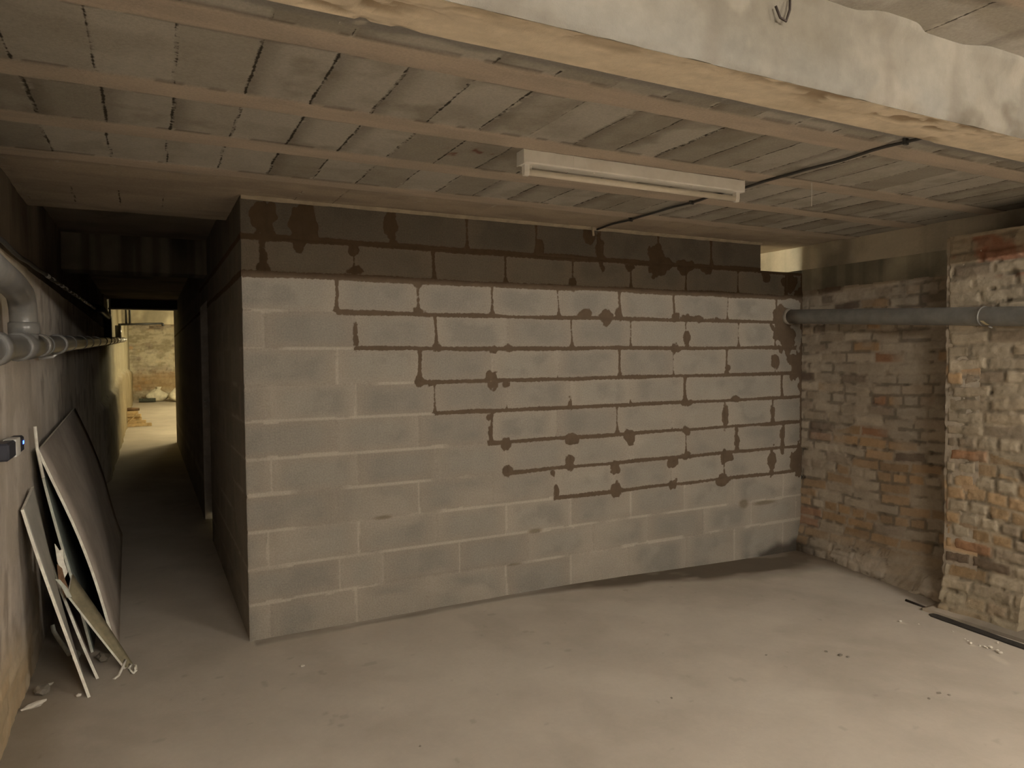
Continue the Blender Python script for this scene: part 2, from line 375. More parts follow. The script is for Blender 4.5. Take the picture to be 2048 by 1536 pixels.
def block_field(u, v, front=True):
    uu = u; z = v
    ni = np.clip(np.searchsorted(ZR, z.ravel(), side='right') - 1, 0, 11).reshape(z.shape)
    wob = (fbm(u * 2.5, z * 2.5, 3, 5) - 0.5) * 0.012
    dz_all = np.full(z.shape, 9.0); wetb = np.full(z.shape, -1.0); dryb = np.zeros(z.shape)
    for k in range(1, 12):
        d = np.abs(z - ZR[k] - wob)
        dz_all = np.minimum(dz_all, d)
        i = k - 1
        start = WET_FROM.get(i)
        lw = 0.0115 + 0.010 * (fbm(u * 3 + 7 * k, z * 0 + k, 3, 40 + k) - 0.35)
        if k >= 10: lw = lw + 0.006
        if start is not None:
            wetb = np.maximum(wetb, np.minimum(lw - d, u - start))
            dryhere = ss(start + 0.02, start - 0.03, u)
        else: dryhere = np.ones(z.shape)
        gap = ss(0.36, 0.52, fbm(u * 2.2 + 31 * k, z * 0 + 3 * k, 3, 60 + k))
        dryb = np.maximum(dryb, np.where(d < 0.0085 + 0.006 * (fbm(u * 9, z * 9, 2, 70) - 0.5), 1.0, 0) * dryhere * gap)
    # perpends
    du = np.full(z.shape, 9.0); wetp = np.full(z.shape, -1.0); dryp = np.zeros(z.shape); smear = np.zeros(z.shape)
    bid = np.zeros(z.shape)
    for i in range(12):
        mrow = ni == i
        if not mrow.any(): continue
        um, zm = u[mrow], z[mrow]
        js = np.array(ROWJ[i]); bid[mrow] = np.searchsorted(js, um) + 20 * i
        dd = np.full(um.shape, 9.0); wp = np.full(um.shape, -1.0); dp = np.zeros(um.shape); smr = np.zeros(um.shape)
        fr = (zm - ZR[i]) / (ZR[i + 1] - ZR[i])
        edge = np.minimum(zm - ZR[i], ZR[i + 1] - zm)
        for j, q in enumerate(js):
            r = random.Random(i * 100 + j)
            jo = q + (fbm(zm * 6 + j * 3, zm * 0 + i, 2, 11) - 0.5) * 0.012
            d = np.abs(um - jo); dd = np.minimum(dd, d)
            if WET_PERP.get(i) is not None and q >= WET_PERP[i]:
                w0 = r.choice([-0.008, -0.006, 0.002, 0.004, 0.008, 0.011]) if i < 9 else r.choice([0.003, 0.006, 0.009]); fl = r.uniform(0.012, 0.032)
                wp = np.maximum(wp, w0 + fl * np.exp(-(zm - ZR[i]) / 0.028) + fl * 0.5 * np.exp(-(ZR[i + 1] - zm) / 0.02) - d)
            else:
                if r.random() < 0.45: dp = np.maximum(dp, np.where(d < 0.006, 0.8, 0.0))
            wide = r.uniform(0.025, 0.075) * (0.6 + 0.8 * vn(zm * 7 + j, zm * 0 + i * 5, 9))
            smr = np.maximum(smr, ss(wide * 1.25, wide * 0.3, d) * r.uniform(0.35, 1.0))
        du[mrow] = dd; wetp[mrow] = wp; dryp[mrow] = dp; smear[mrow] = smr
    wet = np.maximum(wetb, wetp) if front else np.where(z > 1.92, wetb, -1.0)
    blob_n = (fbm(u * 14, z * 14, 3, 21) - 0.5)
    if front:
        for (bu, bz, ru, rz) in BLOBS:
            e = (np.abs((u - bu) / ru) ** 2.6 + np.abs((z - bz) / rz) ** 1.6) ** 0.5
            wet = np.maximum(wet, (1 - e + 1.5 * blob_n) * min(ru, rz))
        # narrow wet line along the brick wall, and bare spots left in the smeared corner
        wet = np.maximum(wet, np.where((z > 0.6) & (z < 2.2), 0.012 - np.abs(u - 4.288), -1))
        for (bu, bz, ru, rz) in PORES:
            e = np.sqrt(((u - bu) / ru) ** 2 + ((z - bz) / rz) ** 2)
            wet = np.minimum(wet, (e - 1 + 0.9 * blob_n) * min(ru, rz))
    # face colours
    rid = _h(bid, bid * 0 + 3, 8); rid2 = _h(bid, bid * 0 + 9, 8)
    mott = fbm(u * 5 + rid * 20, z * 6 + rid2 * 9, 4, 2)
    centre = ss(0.02, 0.13, du) * ss(0.0, 0.06, dz_all)
    c = lerp3(BEIGE * 0.93, BLK, np.clip(centre * 0.9 + 0.25 * (mott - 0.4), 0, 1))
    c = lerp3(c, BLK_D, ss(0.46, 0.68, mott) * centre * (0.35 + 0.65 * rid))
    sm = smear * (0.45 + 0.9 * (fbm(u * 6, z * 5, 3, 33) - 0.2))
    c = lerp3(c, BEIGE, np.clip(sm, 0, 0.95))
    big = ss(0.58, 0.74, fbm(u * 1.7 + 3, z * 3.2, 3, 77)) * ss(1.5, 0.9, z)
    c = lerp3(c, BEIGE * 1.05, big * 0.8)
    c = c * (0.92 + 0.16 * rid)[..., None]
    # the two top rows of blocks are darker
    row_tone = np.where(ni == 11, 0.62, np.where(ni == 10, 0.82, 1.0))
    c = c * row_tone[..., None]
    dry = np.clip(np.maximum(dryb, dryp), 0, 1) * (wet < 0)
    c = lerp3(c, DRY, dry * 0.75)
    # small dark knocks on the lower courses and damp at the foot of the right end
    if front:
        for (bu, bz, ru, rz) in [(3.66, 0.385, 0.05, 0.04), (3.885, 0.372, 0.13, 0.018), (1.79, 0.396, 0.055, 0.016), (1.63, 0.193, 0.05, 0.008), (0.76, 0.60, 0.06, 0.012)]:
            e = np.sqrt(((u - bu) / ru) ** 2 + ((z - bz) / rz) ** 2)
            c = lerp3(c, (0.15, 0.115, 0.075), ss(1.3, 0.5, e) * 0.75)
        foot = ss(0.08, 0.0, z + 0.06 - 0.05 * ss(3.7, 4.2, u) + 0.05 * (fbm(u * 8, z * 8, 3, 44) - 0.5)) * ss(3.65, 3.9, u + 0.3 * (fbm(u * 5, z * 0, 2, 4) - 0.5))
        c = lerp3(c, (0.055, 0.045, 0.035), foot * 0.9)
    # relief: joints sit back, smears sit proud
    joint = np.minimum(dz_all, du)
    h = -0.004 * ss(0.012, 0.004, joint) + 0.0025 * (fbm(u * 30, z * 30, 3, 3) - 0.5)
    h = h + 0.005 * ss(-0.004, 0.012, wet) + 0.003 * dry
    return h, c, wet

def fw(off_u, off_v, **k):
    return lambda u, v: block_field(u + off_u, v + off_v, **k)

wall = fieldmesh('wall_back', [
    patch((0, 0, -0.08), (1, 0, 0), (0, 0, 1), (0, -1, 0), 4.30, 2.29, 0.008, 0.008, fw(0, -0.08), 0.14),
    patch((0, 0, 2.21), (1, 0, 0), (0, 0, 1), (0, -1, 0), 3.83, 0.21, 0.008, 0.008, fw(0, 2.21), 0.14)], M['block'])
struct(wall)
# pale line of mortar squeezed out along the top of the block wall
b = MB(); n = 120
for i in range(n):
    x0 = i * 3.83 / n; x1 = (i + 1) * 3.83 / n
rings = []
for i in range(n + 1):
    x = i * 3.83 / n; k = 0.006 + 0.006 * float(vn(x * 9, 1.0, 5)) + 0.004 * float(vn(x * 31, 4.0, 6))
    rings.append([(x, -0.016 - k * 0.8, 2.432), (x, -0.014 - k, 2.422), (x, -0.006, 2.414 - k * 0.6), (x, 0.05, 2.414 - k * 0.6), (x, 0.05, 2.432)])
b.loft(rings, 0, False)
struct(b.build('trim_1', M['foam']))

# corridor side of the block room, lintel over the door, wall beyond the door
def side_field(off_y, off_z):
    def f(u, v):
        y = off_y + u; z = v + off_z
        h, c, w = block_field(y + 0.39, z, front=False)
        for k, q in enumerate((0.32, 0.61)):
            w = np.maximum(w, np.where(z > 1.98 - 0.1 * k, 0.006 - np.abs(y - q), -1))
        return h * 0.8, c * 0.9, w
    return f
def flip(f, L):            # run u backwards
    return lambda u, v: f(L - u, v)
Ls = 2.46
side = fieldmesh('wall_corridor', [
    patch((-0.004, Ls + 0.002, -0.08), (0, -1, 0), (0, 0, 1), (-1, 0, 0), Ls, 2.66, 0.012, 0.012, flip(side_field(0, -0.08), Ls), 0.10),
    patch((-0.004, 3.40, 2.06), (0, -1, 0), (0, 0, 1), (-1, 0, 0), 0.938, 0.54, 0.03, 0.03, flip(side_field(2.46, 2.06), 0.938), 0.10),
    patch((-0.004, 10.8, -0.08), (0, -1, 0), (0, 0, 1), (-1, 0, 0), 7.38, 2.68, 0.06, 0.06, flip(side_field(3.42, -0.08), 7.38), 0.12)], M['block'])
struct(side)

# ------------------------------------------------------------------ brick walls
PAL = [((0.41, 0.350, 0.275), 0.38), ((0.36, 0.300, 0.230), 0.24), ((0.40, 0.265, 0.150), 0.09), ((0.31, 0.175, 0.105), 0.06), ((0.15, 0.112, 0.085), 0.07), ((0.30, 0.245, 0.19), 0.16)]
def brick_field(u, z, seed=0, orange_low=0.9, course=0.078, relief=1.0, mort=(0.38, 0.325, 0.255)):
    wob = (fbm(u * 1.6, z * 1.6, 3, seed + 5) - 0.5) * 0.045
    zz = z + wob + 50 * course
    row = np.floor(zz / course); fz_ = zz / course - row
    header = _h(row, row * 0, seed + 2) < 0.38
    L = np.where(header, 0.118, 0.232)
    uu = u + (fbm(u * 2, z * 2 + row, 2, seed + 8) - 0.5) * 0.02 + _h(row, row * 0 + 1, seed) * 0.23 + 20 * L
    col = np.floor(uu / L); fu = uu / L - col
    du = np.minimum(fu, 1 - fu) * L; dz = np.minimum(fz_, 1 - fz_) * course
    jw = 0.007 + 0.007 * fbm(u * 6, z * 6, 2, seed + 14)
    e = np.minimum(du, dz) - jw + (fbm(u * 24, z * 24, 3, seed + 15) - 0.5) * 0.012
    r = _h(row * 7 + 1, col * 3 + row, seed + 3); r2 = _h(row, col, seed + 4)
    lowbias = ss(1.05, 0.75, z + 0.3 * (fbm(u * 1.5, z * 1.5, 3, seed + 33) - 0.5)) * orange_low
    c = np.zeros(u.shape + (3,)); acc = 0.0
    w = np.array([p[1] for p in PAL]); w = w / w.sum(); cum = np.cumsum(w)
    sel = np.searchsorted(cum, r.ravel()).reshape(r.shape).clip(0, len(PAL) - 1)
    P = np.array([p[0] for p in PAL]); c = P[sel]
    tint = (r2 < 0.48 * lowbias + 0.02)
    c = np.where(tint[..., None], np.array((0.42, 0.285, 0.165)) * (0.75 + 0.5 * r)[..., None], c)
    c = c * (0.85 + 0.3 * r2)[..., None]
    wash = ss(0.30, 0.60, fbm(u * 3.1, z * 3.1, 4, seed + 20)) * (1 - 0.8 * lowbias) * np.where(sel == 4, 0.55, 1)
    c = lerp3(c, lerp3((0.385, 0.335, 0.268), (0.32, 0.275, 0.218), ss(0.4, 0.65, fbm(u * 9, z * 12, 3, seed + 21))), wash * 0.8)
    jn = ss(0.004, -0.003, e)
    mcol = lerp3(mort, np.array(mort) * 0.42, ss(0.42, 0.62, fbm(u * 9, z * 9, 3, seed + 30)))  # part of the mortar darkened, painting thin shadow into the joints
    c = lerp3(c, mcol, jn * 0.75)
    h = relief * (0.005 * ss(-0.004, 0.008, e) + 0.007 * (r2 - 0.5) * ss(0, 0.01, e) + 0.016 * (fbm(u * 5, z * 5, 4, seed + 40) - 0.5) + 0.006 * (fbm(u * 30, z * 30, 2, seed + 41) - 0.5))
    hole = ss(0.78, 0.82, fbm(u * 11, z * 13, 2, seed + 50)) * jn
    h = h - 0.010 * hole * relief
    c = lerp3(c, (0.06, 0.048, 0.035), hole * 0.5)
    return h, c, np.full(u.shape, -1.0)

def right_field(u, v):
    z = v - 0.1
    h, c, w = brick_field(u, z, seed=3)
    # plaster and rubble skirt along the foot of the wall, broader toward the pilaster
    n = fbm(u * 4, z * 6, 4, 91)
    reach = (0.05 + 0.20 * ss(0.15, 1.3, u))
    sk = ss(0.26 + 0.14 * n, -0.06, z)
    h = h + reach * sk ** 1.6 * (0.75 + 0.5 * n)
    pl = ss(0.20, 0.06, z + 0.12 * (n - 0.5)) * ss(0.1, 0.35, u)
    c = lerp3(c, lerp3((0.40, 0.34, 0.265), (0.52, 0.46, 0.38), ss(0.45, 0.6, n)), pl * 0.85)
    crack = ss(0.02, 0.0, np.abs(n - 0.5)) * pl
    h = h - 0.012 * crack; c = lerp3(c, (0.12, 0.09, 0.065), crack * 0.6)
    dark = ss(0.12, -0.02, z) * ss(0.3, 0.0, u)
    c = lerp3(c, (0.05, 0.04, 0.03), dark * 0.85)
    return h, c, w
Lr = 1.95
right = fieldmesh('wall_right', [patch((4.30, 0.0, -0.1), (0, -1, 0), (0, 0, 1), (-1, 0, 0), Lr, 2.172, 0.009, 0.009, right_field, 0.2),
    patch((4.30, -2.85, -0.1), (0, -1, 0), (0, 0, 1), (-1, 0, 0), 7.2, 2.6, 0.05, 0.05, lambda u, v: brick_field(u + 3, v - 0.1, seed=3), 0.2)], M['brick'])
struct(right)

def conc(base, seed=0, streak=0.0, amp=0.006, stain=0.35, sc=(2.0, 2.0)):
    base = np.array(base)
    def f(u, v):
        n = fbm(u * sc[0], v * sc[1], 5, seed); n2 = fbm(u * 7, v * 7, 4, seed + 9)
        c = lerp3(base * (1 - stain), base * (1 + stain * 0.5), ss(0.3, 0.65, n))
        c = c * (0.9 + 0.2 * n2)[..., None]
        if streak: c = c * (1 - streak * ss(0.4, 0.7, fbm(u * 14, v * 0.8, 3, seed + 3)))[..., None]
        h = amp * (n - 0.5) + amp * 0.6 * (n2 - 0.5)
        return h, c, np.full(u.shape, -1.0)
    return f

def pil_field(u, v):
    z = v - 0.1
    h, c, w = brick_field(u, z, seed=23, course=0.080, relief=1.1)
    n = fbm(u * 4, z * 6, 4, 131)
    sk = ss(0.20 + 0.1 * n, -0.04, z); h = h + 0.07 * sk * (0.6 + 0.8 * n)
    c = lerp3(c, (0.32, 0.27, 0.20), ss(0.22, 0.05, z + 0.1 * (n - 0.5)) * 0.7)
    red = ss(1.96, 2.0, z) * (_h(np.floor(z / 0.08), np.floor(u / 0.23), 5) > 0.4)
    c = lerp3(c, (0.27, 0.095, 0.055), red * 0.7 * ss(0.5, 0.62, 0.3 + 0.5 * fbm(u * 8, z * 8, 3, 7)))
    h = h - 0.05 * ss(0.012, 0.0, u)
    return h, c * np.array((0.88, 0.86, 0.80)), w
def ret_field(u, v):
    h, c, w = brick_field(u + 5, v - 0.1, seed=29, relief=0.8); return h, c, w
Lp = 0.46
pil = fieldmesh('pillar', [
    patch((3.945, -1.395, -0.1), (0, -1, 0), (0, 0, 1), (-1, 0, 0), Lp, 2.36, 0.008, 0.008, pil_field, 0.10),
    patch((4.30, -1.395, -0.1), (-1, 0, 0), (0, 0, 1), (0, 1, 0), 0.355, 2.36, 0.016, 0.016, ret_field, 0.2)], M['brick'])
struct(pil)
col = fieldmesh('column', [
    patch((3.945, -1.855, -0.1), (0, -1, 0), (0, 0, 1), (-1, 0, 0), 1.0, 2.6, 0.02, 0.02, conc((0.36, 0.315, 0.235), 61, 0.2, 0.012), 0.36)], M['beam'])
struct(col)

# concrete band and lintel along the top of the right wall
band = fieldmesh('beam', [
    patch((4.285, 3.6, 2.235), (0, -1, 0), (0, 0, 1), (-1, 0, 0), 6.4, 0.26, 0.02, 0.015, conc((0.43, 0.385, 0.305), 12, 0.15, 0.006, 0.4), 0.2),
    patch((4.292, 0.0, 2.066), (0, -1, 0), (0, 0, 1), (-1, 0, 0), 1.95, 0.17, 0.012, 0.012, conc((0.33, 0.305, 0.235), 15, 0.25, 0.012, 0.35), 0.2),
    patch((4.30, 3.6, 2.0), (0, -1, 0), (0, 0, 1), (-1, 0, 0), 3.45, 0.25, 0.05, 0.05, conc((0.42, 0.38, 0.29), 16, 0.2, 0.01, 0.35), 0.2)], M['beam'])
struct(band)

# ------------------------------------------------------------------ ceiling of hollow blocks between ribs
RIBS = [-9.3, -8.75, -8.2, -7.65, -7.1, -6.55, -6.0, -5.45, -4.9, -4.35, -3.75, -3.15, -2.59, -2.06, -1.48, -0.97, -0.46, 0.07, 0.6]
def ceil_field(x0, y1):
    def f(u, v):
        x = x0 + u; y = y1 - v
        dr = np.full(x.shape, 9.0); bay = np.zeros(x.shape)
        for i, r in enumerate(RIBS):
            dr = np.minimum(dr, np.abs(y - r)); bay = bay + (y > r)
        yw = (fbm(x * 1.5, y * 4, 3, 9) - 0.5) * 0.02
        rib = ss(0.072, 0.062, dr + yw)
        t = (x + 0.583 + (fbm(y * 5, bay, 2, 2) - 0.5) * 0.02) / 0.2135 + 50
        k = np.floor(t); fx = np.minimum(t - k, 1 - (t - k)) * 0.2135
        rid = _h(k, bay, 4); rid2 = _h(k, bay, 14)
        n = fbm(x * 6, y * 6, 4, 12)
        c = lerp3((0.46, 0.436, 0.39), (0.34, 0.315, 0.27), ss(0.45, 0.95, rid))
        c = lerp3(c, (0.27, 0.243, 0.2), ss(0.45, 0.75, n) * (0.25 + 0.5 * rid2))
        # soft dark smudge on one side of some joints
        sm = ss(0.09, 0.0, (t - k) * 0.2135) * (rid2 > 0.5)
        c = lerp3(c, (0.15, 0.13, 0.105), sm * 0.5)
        jw = ss(0.0065, 0.003, fx + (fbm(x * 30, y * 30, 2, 6) - 0.5) * 0.006) * (rid > 0.12)
        jsd = np.where(rid > 0.1, 0.0030 + 0.0025 * rid2 - fx, -1.0)
        jsd = np.minimum(jsd, (dr - 0.068)); jsd = np.where(y > -0.40, np.where(rid > 0.85, jsd - 0.001, -1.0), jsd); jsd = np.where((y < -2.17) & (y > -2.8), -1.0, jsd)
        ribc = lerp3((0.53, 0.452, 0.372), (0.47, 0.404, 0.335), ss(0.4, 0.65, fbm(x * 3, y * 14, 3, 31)))
        edge = ss(0.012, 0.0, np.abs(dr + yw - 0.070)) * (fbm(x * 7, y * 7, 2, 66) > 0.5)
        c = lerp3(c, ribc, rib)
        c = lerp3(c, (0.10, 0.085, 0.07), edge * 0.6)
        # grey cement against the main beam, brown smeared plaster close to the block wall
        g = ss(-2.17, -2.20, y + (fbm(x * 8, y * 8, 3, 3) - 0.5) * 0.03) * (y > -2.75)
        c = lerp3(c, (0.27, 0.258, 0.24), g * 0.9)
        pl = ss(-0.42, -0.36, y + (fbm(x * 3, y * 6, 3, 8) - 0.5) * 0.08)
        plc = lerp3((0.44, 0.37, 0.29), (0.37, 0.31, 0.245), ss(0.4, 0.7, fbm(x * 2.4, y * 7, 4, 50)))
        few = 0 * jw
        c = lerp3(c, lerp3(plc, (0.05, 0.04, 0.03), few), pl * 0.95)
        # white mortar crumbs squeezed out of the joints and a reddish stain
        wc = (fbm(x * 40, y * 40, 2, 70) > 0.72) * ss(0.02, 0.008, fx) * (rib < 0.5) * (fbm(x * 3, y * 3, 2, 71) > 0.5)
        c = lerp3(c, (0.5, 0.46, 0.40), wc * 0.8)
        rs = ss(0.62, 0.7, fbm(x * 18, y * 18, 3, 90)) * ss(0.16, 0.05, np.hypot(x - 0.80, y + 1.25))
        c = lerp3(c, (0.16, 0.055, 0.04), rs * 0.8)
        h = 0.005 * rib * (1 - pl) + 0.005 * (n - 0.5) + 0.004 * (rid - 0.5) * (1 - rib)
        return h, c, jsd
    return f
ceil = fieldmesh('ceiling', [
    patch((-1.06, 0.75, 2.425), (1, 0, 0), (0, -1, 0), (0, 0, -1), 5.4, 3.60, 0.0105, 0.0105, ceil_field(-1.06, 0.75), 0.2),
    patch((-1.06, -2.85, 2.372), (1, 0, 0), (0, -1, 0), (0, 0, -1), 5.4, 7.3, 0.025, 0.025, ceil_field(-1.06, -2.85), 0.2),
    patch((0.0, 3.7, 2.43), (1, 0, 0), (0, -1, 0), (0, 0, -1), 4.5, 2.95, 0.06, 0.06, ceil_field(0.0, 3.7), 0.2),
    patch((-1.1, 9.0, 2.55), (1, 0, 0), (0, -1, 0), (0, 0, -1), 1.2, 8.25, 0.06, 0.06, conc((0.22, 0.19, 0.15), 5), 0.2),
    patch((-1.4, 24.2, 2.95), (1, 0, 0), (0, -1, 0), (0, 0, -1), 5.6, 15.2, 0.2, 0.2, conc((0.30, 0.27, 0.2), 6), 0.2)], M['ceil'])
struct(ceil)

# main downstand beam near the camera
ZB = 2.164
def beam_front(u, v):
    n = fbm(u * 1.6, v * 3, 5, 201); n2 = fbm(u * 6, v * 8, 4, 202)
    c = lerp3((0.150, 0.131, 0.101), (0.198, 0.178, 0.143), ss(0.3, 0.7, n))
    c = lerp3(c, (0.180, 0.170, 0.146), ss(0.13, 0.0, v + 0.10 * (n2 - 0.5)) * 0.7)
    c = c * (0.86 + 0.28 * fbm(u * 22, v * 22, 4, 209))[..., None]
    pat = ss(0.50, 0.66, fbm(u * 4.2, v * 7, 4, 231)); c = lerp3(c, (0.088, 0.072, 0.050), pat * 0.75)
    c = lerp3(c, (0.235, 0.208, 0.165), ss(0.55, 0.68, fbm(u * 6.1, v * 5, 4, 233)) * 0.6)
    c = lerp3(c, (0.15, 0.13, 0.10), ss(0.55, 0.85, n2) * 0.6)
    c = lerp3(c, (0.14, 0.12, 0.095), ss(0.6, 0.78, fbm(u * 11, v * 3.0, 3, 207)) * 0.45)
    h = 0.006 * (n2 - 0.5) + 0.028 * ss(0.14, 0.20, v) ** 1.5 * ss(0.35, 0.6, fbm(u * 2.2, v * 0, 2, 208))
    h = h - 0.008 * ss(0.012, 0.0, v + 0.02 * (fbm(u * 12, v, 3, 204) - 0.5))
    return h, c, np.full(u.shape, -1.0)
def beam_under(u, v):
    n = fbm(u * 2.5, v * 14, 5, 211); n2 = fbm(u * 12, v * 40, 4, 212)
    c = lerp3((0.62, 0.54, 0.42), (0.52, 0.445, 0.335), ss(0.4, 0.7, n))  # underside painted paler than the front, making up for missing bounce light
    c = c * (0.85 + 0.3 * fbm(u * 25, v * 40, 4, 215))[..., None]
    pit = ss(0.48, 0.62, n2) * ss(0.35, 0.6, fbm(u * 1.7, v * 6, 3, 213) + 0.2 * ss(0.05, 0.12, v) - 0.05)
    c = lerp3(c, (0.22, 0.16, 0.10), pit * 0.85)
    return -0.008 * pit + 0.004 * (n - 0.5) - 0.002, c, np.full(u.shape, -1.0)
beam = fieldmesh('beam', [
    patch((-1.0, -2.905, ZB), (1, 0, 0), (0, 0, 1), (0, -1, 0), 5.3, 0.22, 0.012, 0.008, beam_front, 0.008),
    patch((-1.0, -2.755, ZB), (1, 0, 0), (0, -1, 0), (0, 0, -1), 5.3, 0.138, 0.010, 0.006, beam_under, 0.20)], M['beam'])
struct(beam)

# dark beams of the corridor
struct(fieldmesh('beam', [patch((-1.1, 2.42, 2.265), (1, 0, 0), (0, 0, 1), (0, -1, 0), 1.1, 0.30, 0.02, 0.02, conc((0.20, 0.18, 0.145), 31, 0.5), 0.3)], M['beam']))
left_beam = fieldmesh('beam', [
    patch((-1.04, -10.0, 2.03), (0, 1, 0), (0, 0, 1), (1, 0, 0), 19.0, 0.62, 0.03, 0.03, conc((0.17, 0.145, 0.115), 33, 0.2, 0.02), 0.2)], M['beam'])
struct(left_beam)

# ------------------------------------------------------------------ left wall
def left_field(y0):
    def f(u, v):
        y = y0 + u; z = v - 0.1
        n = fbm(y * 1.3, z * 1.1, 5, 301); n2 = fbm(y * 6, z * 5, 4, 302)
        st = fbm(y * 7, z * 0.7, 4, 303)
        c = lerp3((0.74, 0.66, 0.56), (0.60, 0.535, 0.46), ss(0.35, 0.65, n))
        c = lerp3(c, (0.80, 0.735, 0.65), ss(0.52, 0.7, st) * 0.4)
        c = lerp3(c, (0.52, 0.45, 0.36), ss(0.5, 0.66, fbm(y * 3.3, z * 2.6, 4, 311)) * 0.5)
        c = lerp3(c, (0.25, 0.19, 0.145), ss(0.58, 0.75, n2) * 0.5)
        # bare yellowish masonry low down near the camera and in places up high
        low = 0.85 * ss(0.48, 0.2, z + 0.25 * (n - 0.5)) * ss(0.7, -0.1, y)
        hb, cb, _ = brick_field(y, z, seed=41, orange_low=1.2, course=0.085)
        cb = lerp3(cb, (0.70, 0.54, 0.31), np.full(u.shape, 0.6))
        c = lerp3(c, cb, low)
        hi = ss(1.70, 1.78, z + 0.15 * (n2 - 0.5)) * ss(0.9, 0.5, y)
        c = lerp3(c, (0.40, 0.345, 0.23), hi * 0.7)
        h = 0.02 * (n - 0.5) + 0.010 * (n2 - 0.5) + hb * low * 1.3 - 0.014
        # far stretch: board marked concrete on a rough projecting footing
        foot = ss(1.05, 0.95, z - 0.25 * ss(8, 14, y) + 0.25 * (fbm(y * 0.9, z * 2, 3, 307) - 0.5)) * ss(5.6, 6.6, y)
        h = h + foot * (0.06 + 0.05 * fbm(y * 1.5, z * 3, 4, 305))
        far = ss(6.0, 7.0, y)
        cf = lerp3((0.42, 0.38, 0.27), (0.36, 0.32, 0.23), ss(0.4, 0.6, fbm(y * 9, z * 0.4, 3, 309)))
        c = lerp3(c, cf, far * (1 - foot)); c = lerp3(c, lerp3((0.36, 0.30, 0.19), (0.25, 0.2, 0.12), n2), far * foot)
        return h, c, np.full(u.shape, -1.0)
    return f
left = fieldmesh('wall_left', [
    patch((-1.0, -2.0, -0.1), (0, 1, 0), (0, 0, 1), (1, 0, 0), 10.0, 2.13, 0.02, 0.02, left_field(-2.0), 0.2),
    patch((-1.0, 8.0, -0.1), (0, 1, 0), (0, 0, 1), (1, 0, 0), 16.2, 3.1, 0.08, 0.05, left_field(8.0), 0.2),
    patch((-1.0, -10.2, -0.1), (0, 1, 0), (0, 0, 1), (1, 0, 0), 8.2, 2.13, 0.08, 0.08, left_field(-10.2), 0.2)], M['left'])
struct(left)

# ------------------------------------------------------------------ floor
def floor_field(x0, y0):
    def f(u, v):
        x = x0 + u; y = y0 + v
        n = fbm(x * 1.1, y * 1.1, 5, 401); n2 = fbm(x * 4, y * 4, 4, 402)
        trow = fbm(x * 2 + y * 2.2, (x * 0.5 - y * 0.5) * 1.2, 4, 403)
        c = lerp3((0.50, 0.445, 0.375), (0.45, 0.398, 0.332), ss(0.35, 0.65, n))
        c = lerp3(c, (0.55, 0.495, 0.42), ss(0.48, 0.72, trow) * 0.5)
        c = lerp3(c, (0.41, 0.36, 0.295), ss(0.5, 0.8, n2) * 0.35)
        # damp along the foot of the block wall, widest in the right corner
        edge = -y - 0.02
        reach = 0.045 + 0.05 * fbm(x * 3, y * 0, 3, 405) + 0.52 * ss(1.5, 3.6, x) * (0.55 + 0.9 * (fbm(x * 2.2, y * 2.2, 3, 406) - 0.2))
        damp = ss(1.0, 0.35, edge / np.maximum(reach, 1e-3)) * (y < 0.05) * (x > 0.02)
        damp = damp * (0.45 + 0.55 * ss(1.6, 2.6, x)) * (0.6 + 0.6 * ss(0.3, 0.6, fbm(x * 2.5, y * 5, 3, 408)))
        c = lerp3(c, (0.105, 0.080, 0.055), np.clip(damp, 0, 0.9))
        rw = ss(0.32, 0.08, 4.28 - x) * ss(-1.5, -0.6, y); c = lerp3(c, (0.17, 0.13, 0.09), rw * 0.7)
        # dusty white smears near the pillar
        for (px, py, rx, ry, a) in [(3.47, -1.43, 0.05, 0.025, 0.3), (3.43, -2.0, 0.075, 0.03, -0.5), (3.5, -1.82, 0.03, 0.02, 0)]:
            ca, sa = math.cos(a), math.sin(a); dx, dy = x - px, y - py
            e = np.hypot((dx * ca + dy * sa) / ry, (-dx * sa + dy * ca) / rx)
            c = lerp3(c, (0.62, 0.56, 0.47), ss(1.1, 0.4, e + 0.6 * (n2 - 0.5)) * 0.8)
        # yellow tint by the column, darker along the foot of the left wall
        c = lerp3(c, (0.36, 0.29, 0.18), ss(0.5, 0.1, np.hypot((x - 3.45) / 1.2, y + 2.6)) * 0.5)
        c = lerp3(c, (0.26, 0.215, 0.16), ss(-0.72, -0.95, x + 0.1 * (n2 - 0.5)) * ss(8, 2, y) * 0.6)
        spot = ss(0.86, 0.90, fbm(x * 15, y * 15, 2, 410)); c = lerp3(c, (0.16, 0.13, 0.10), spot * 0.2)
        h = floor_z(x, y) + 0.004 * (n - 0.5)
        return h, c, np.full(x.shape, -1.0)
    return f
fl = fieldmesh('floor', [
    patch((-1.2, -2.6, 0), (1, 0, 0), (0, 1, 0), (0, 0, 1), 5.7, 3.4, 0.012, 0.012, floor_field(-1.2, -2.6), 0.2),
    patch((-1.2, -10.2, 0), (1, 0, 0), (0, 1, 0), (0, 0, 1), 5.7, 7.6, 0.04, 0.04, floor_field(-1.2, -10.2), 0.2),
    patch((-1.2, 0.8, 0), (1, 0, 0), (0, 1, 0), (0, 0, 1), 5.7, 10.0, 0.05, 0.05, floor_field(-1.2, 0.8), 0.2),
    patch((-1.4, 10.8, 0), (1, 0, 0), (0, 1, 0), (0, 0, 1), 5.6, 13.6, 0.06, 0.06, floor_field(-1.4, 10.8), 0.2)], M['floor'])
struct(fl)

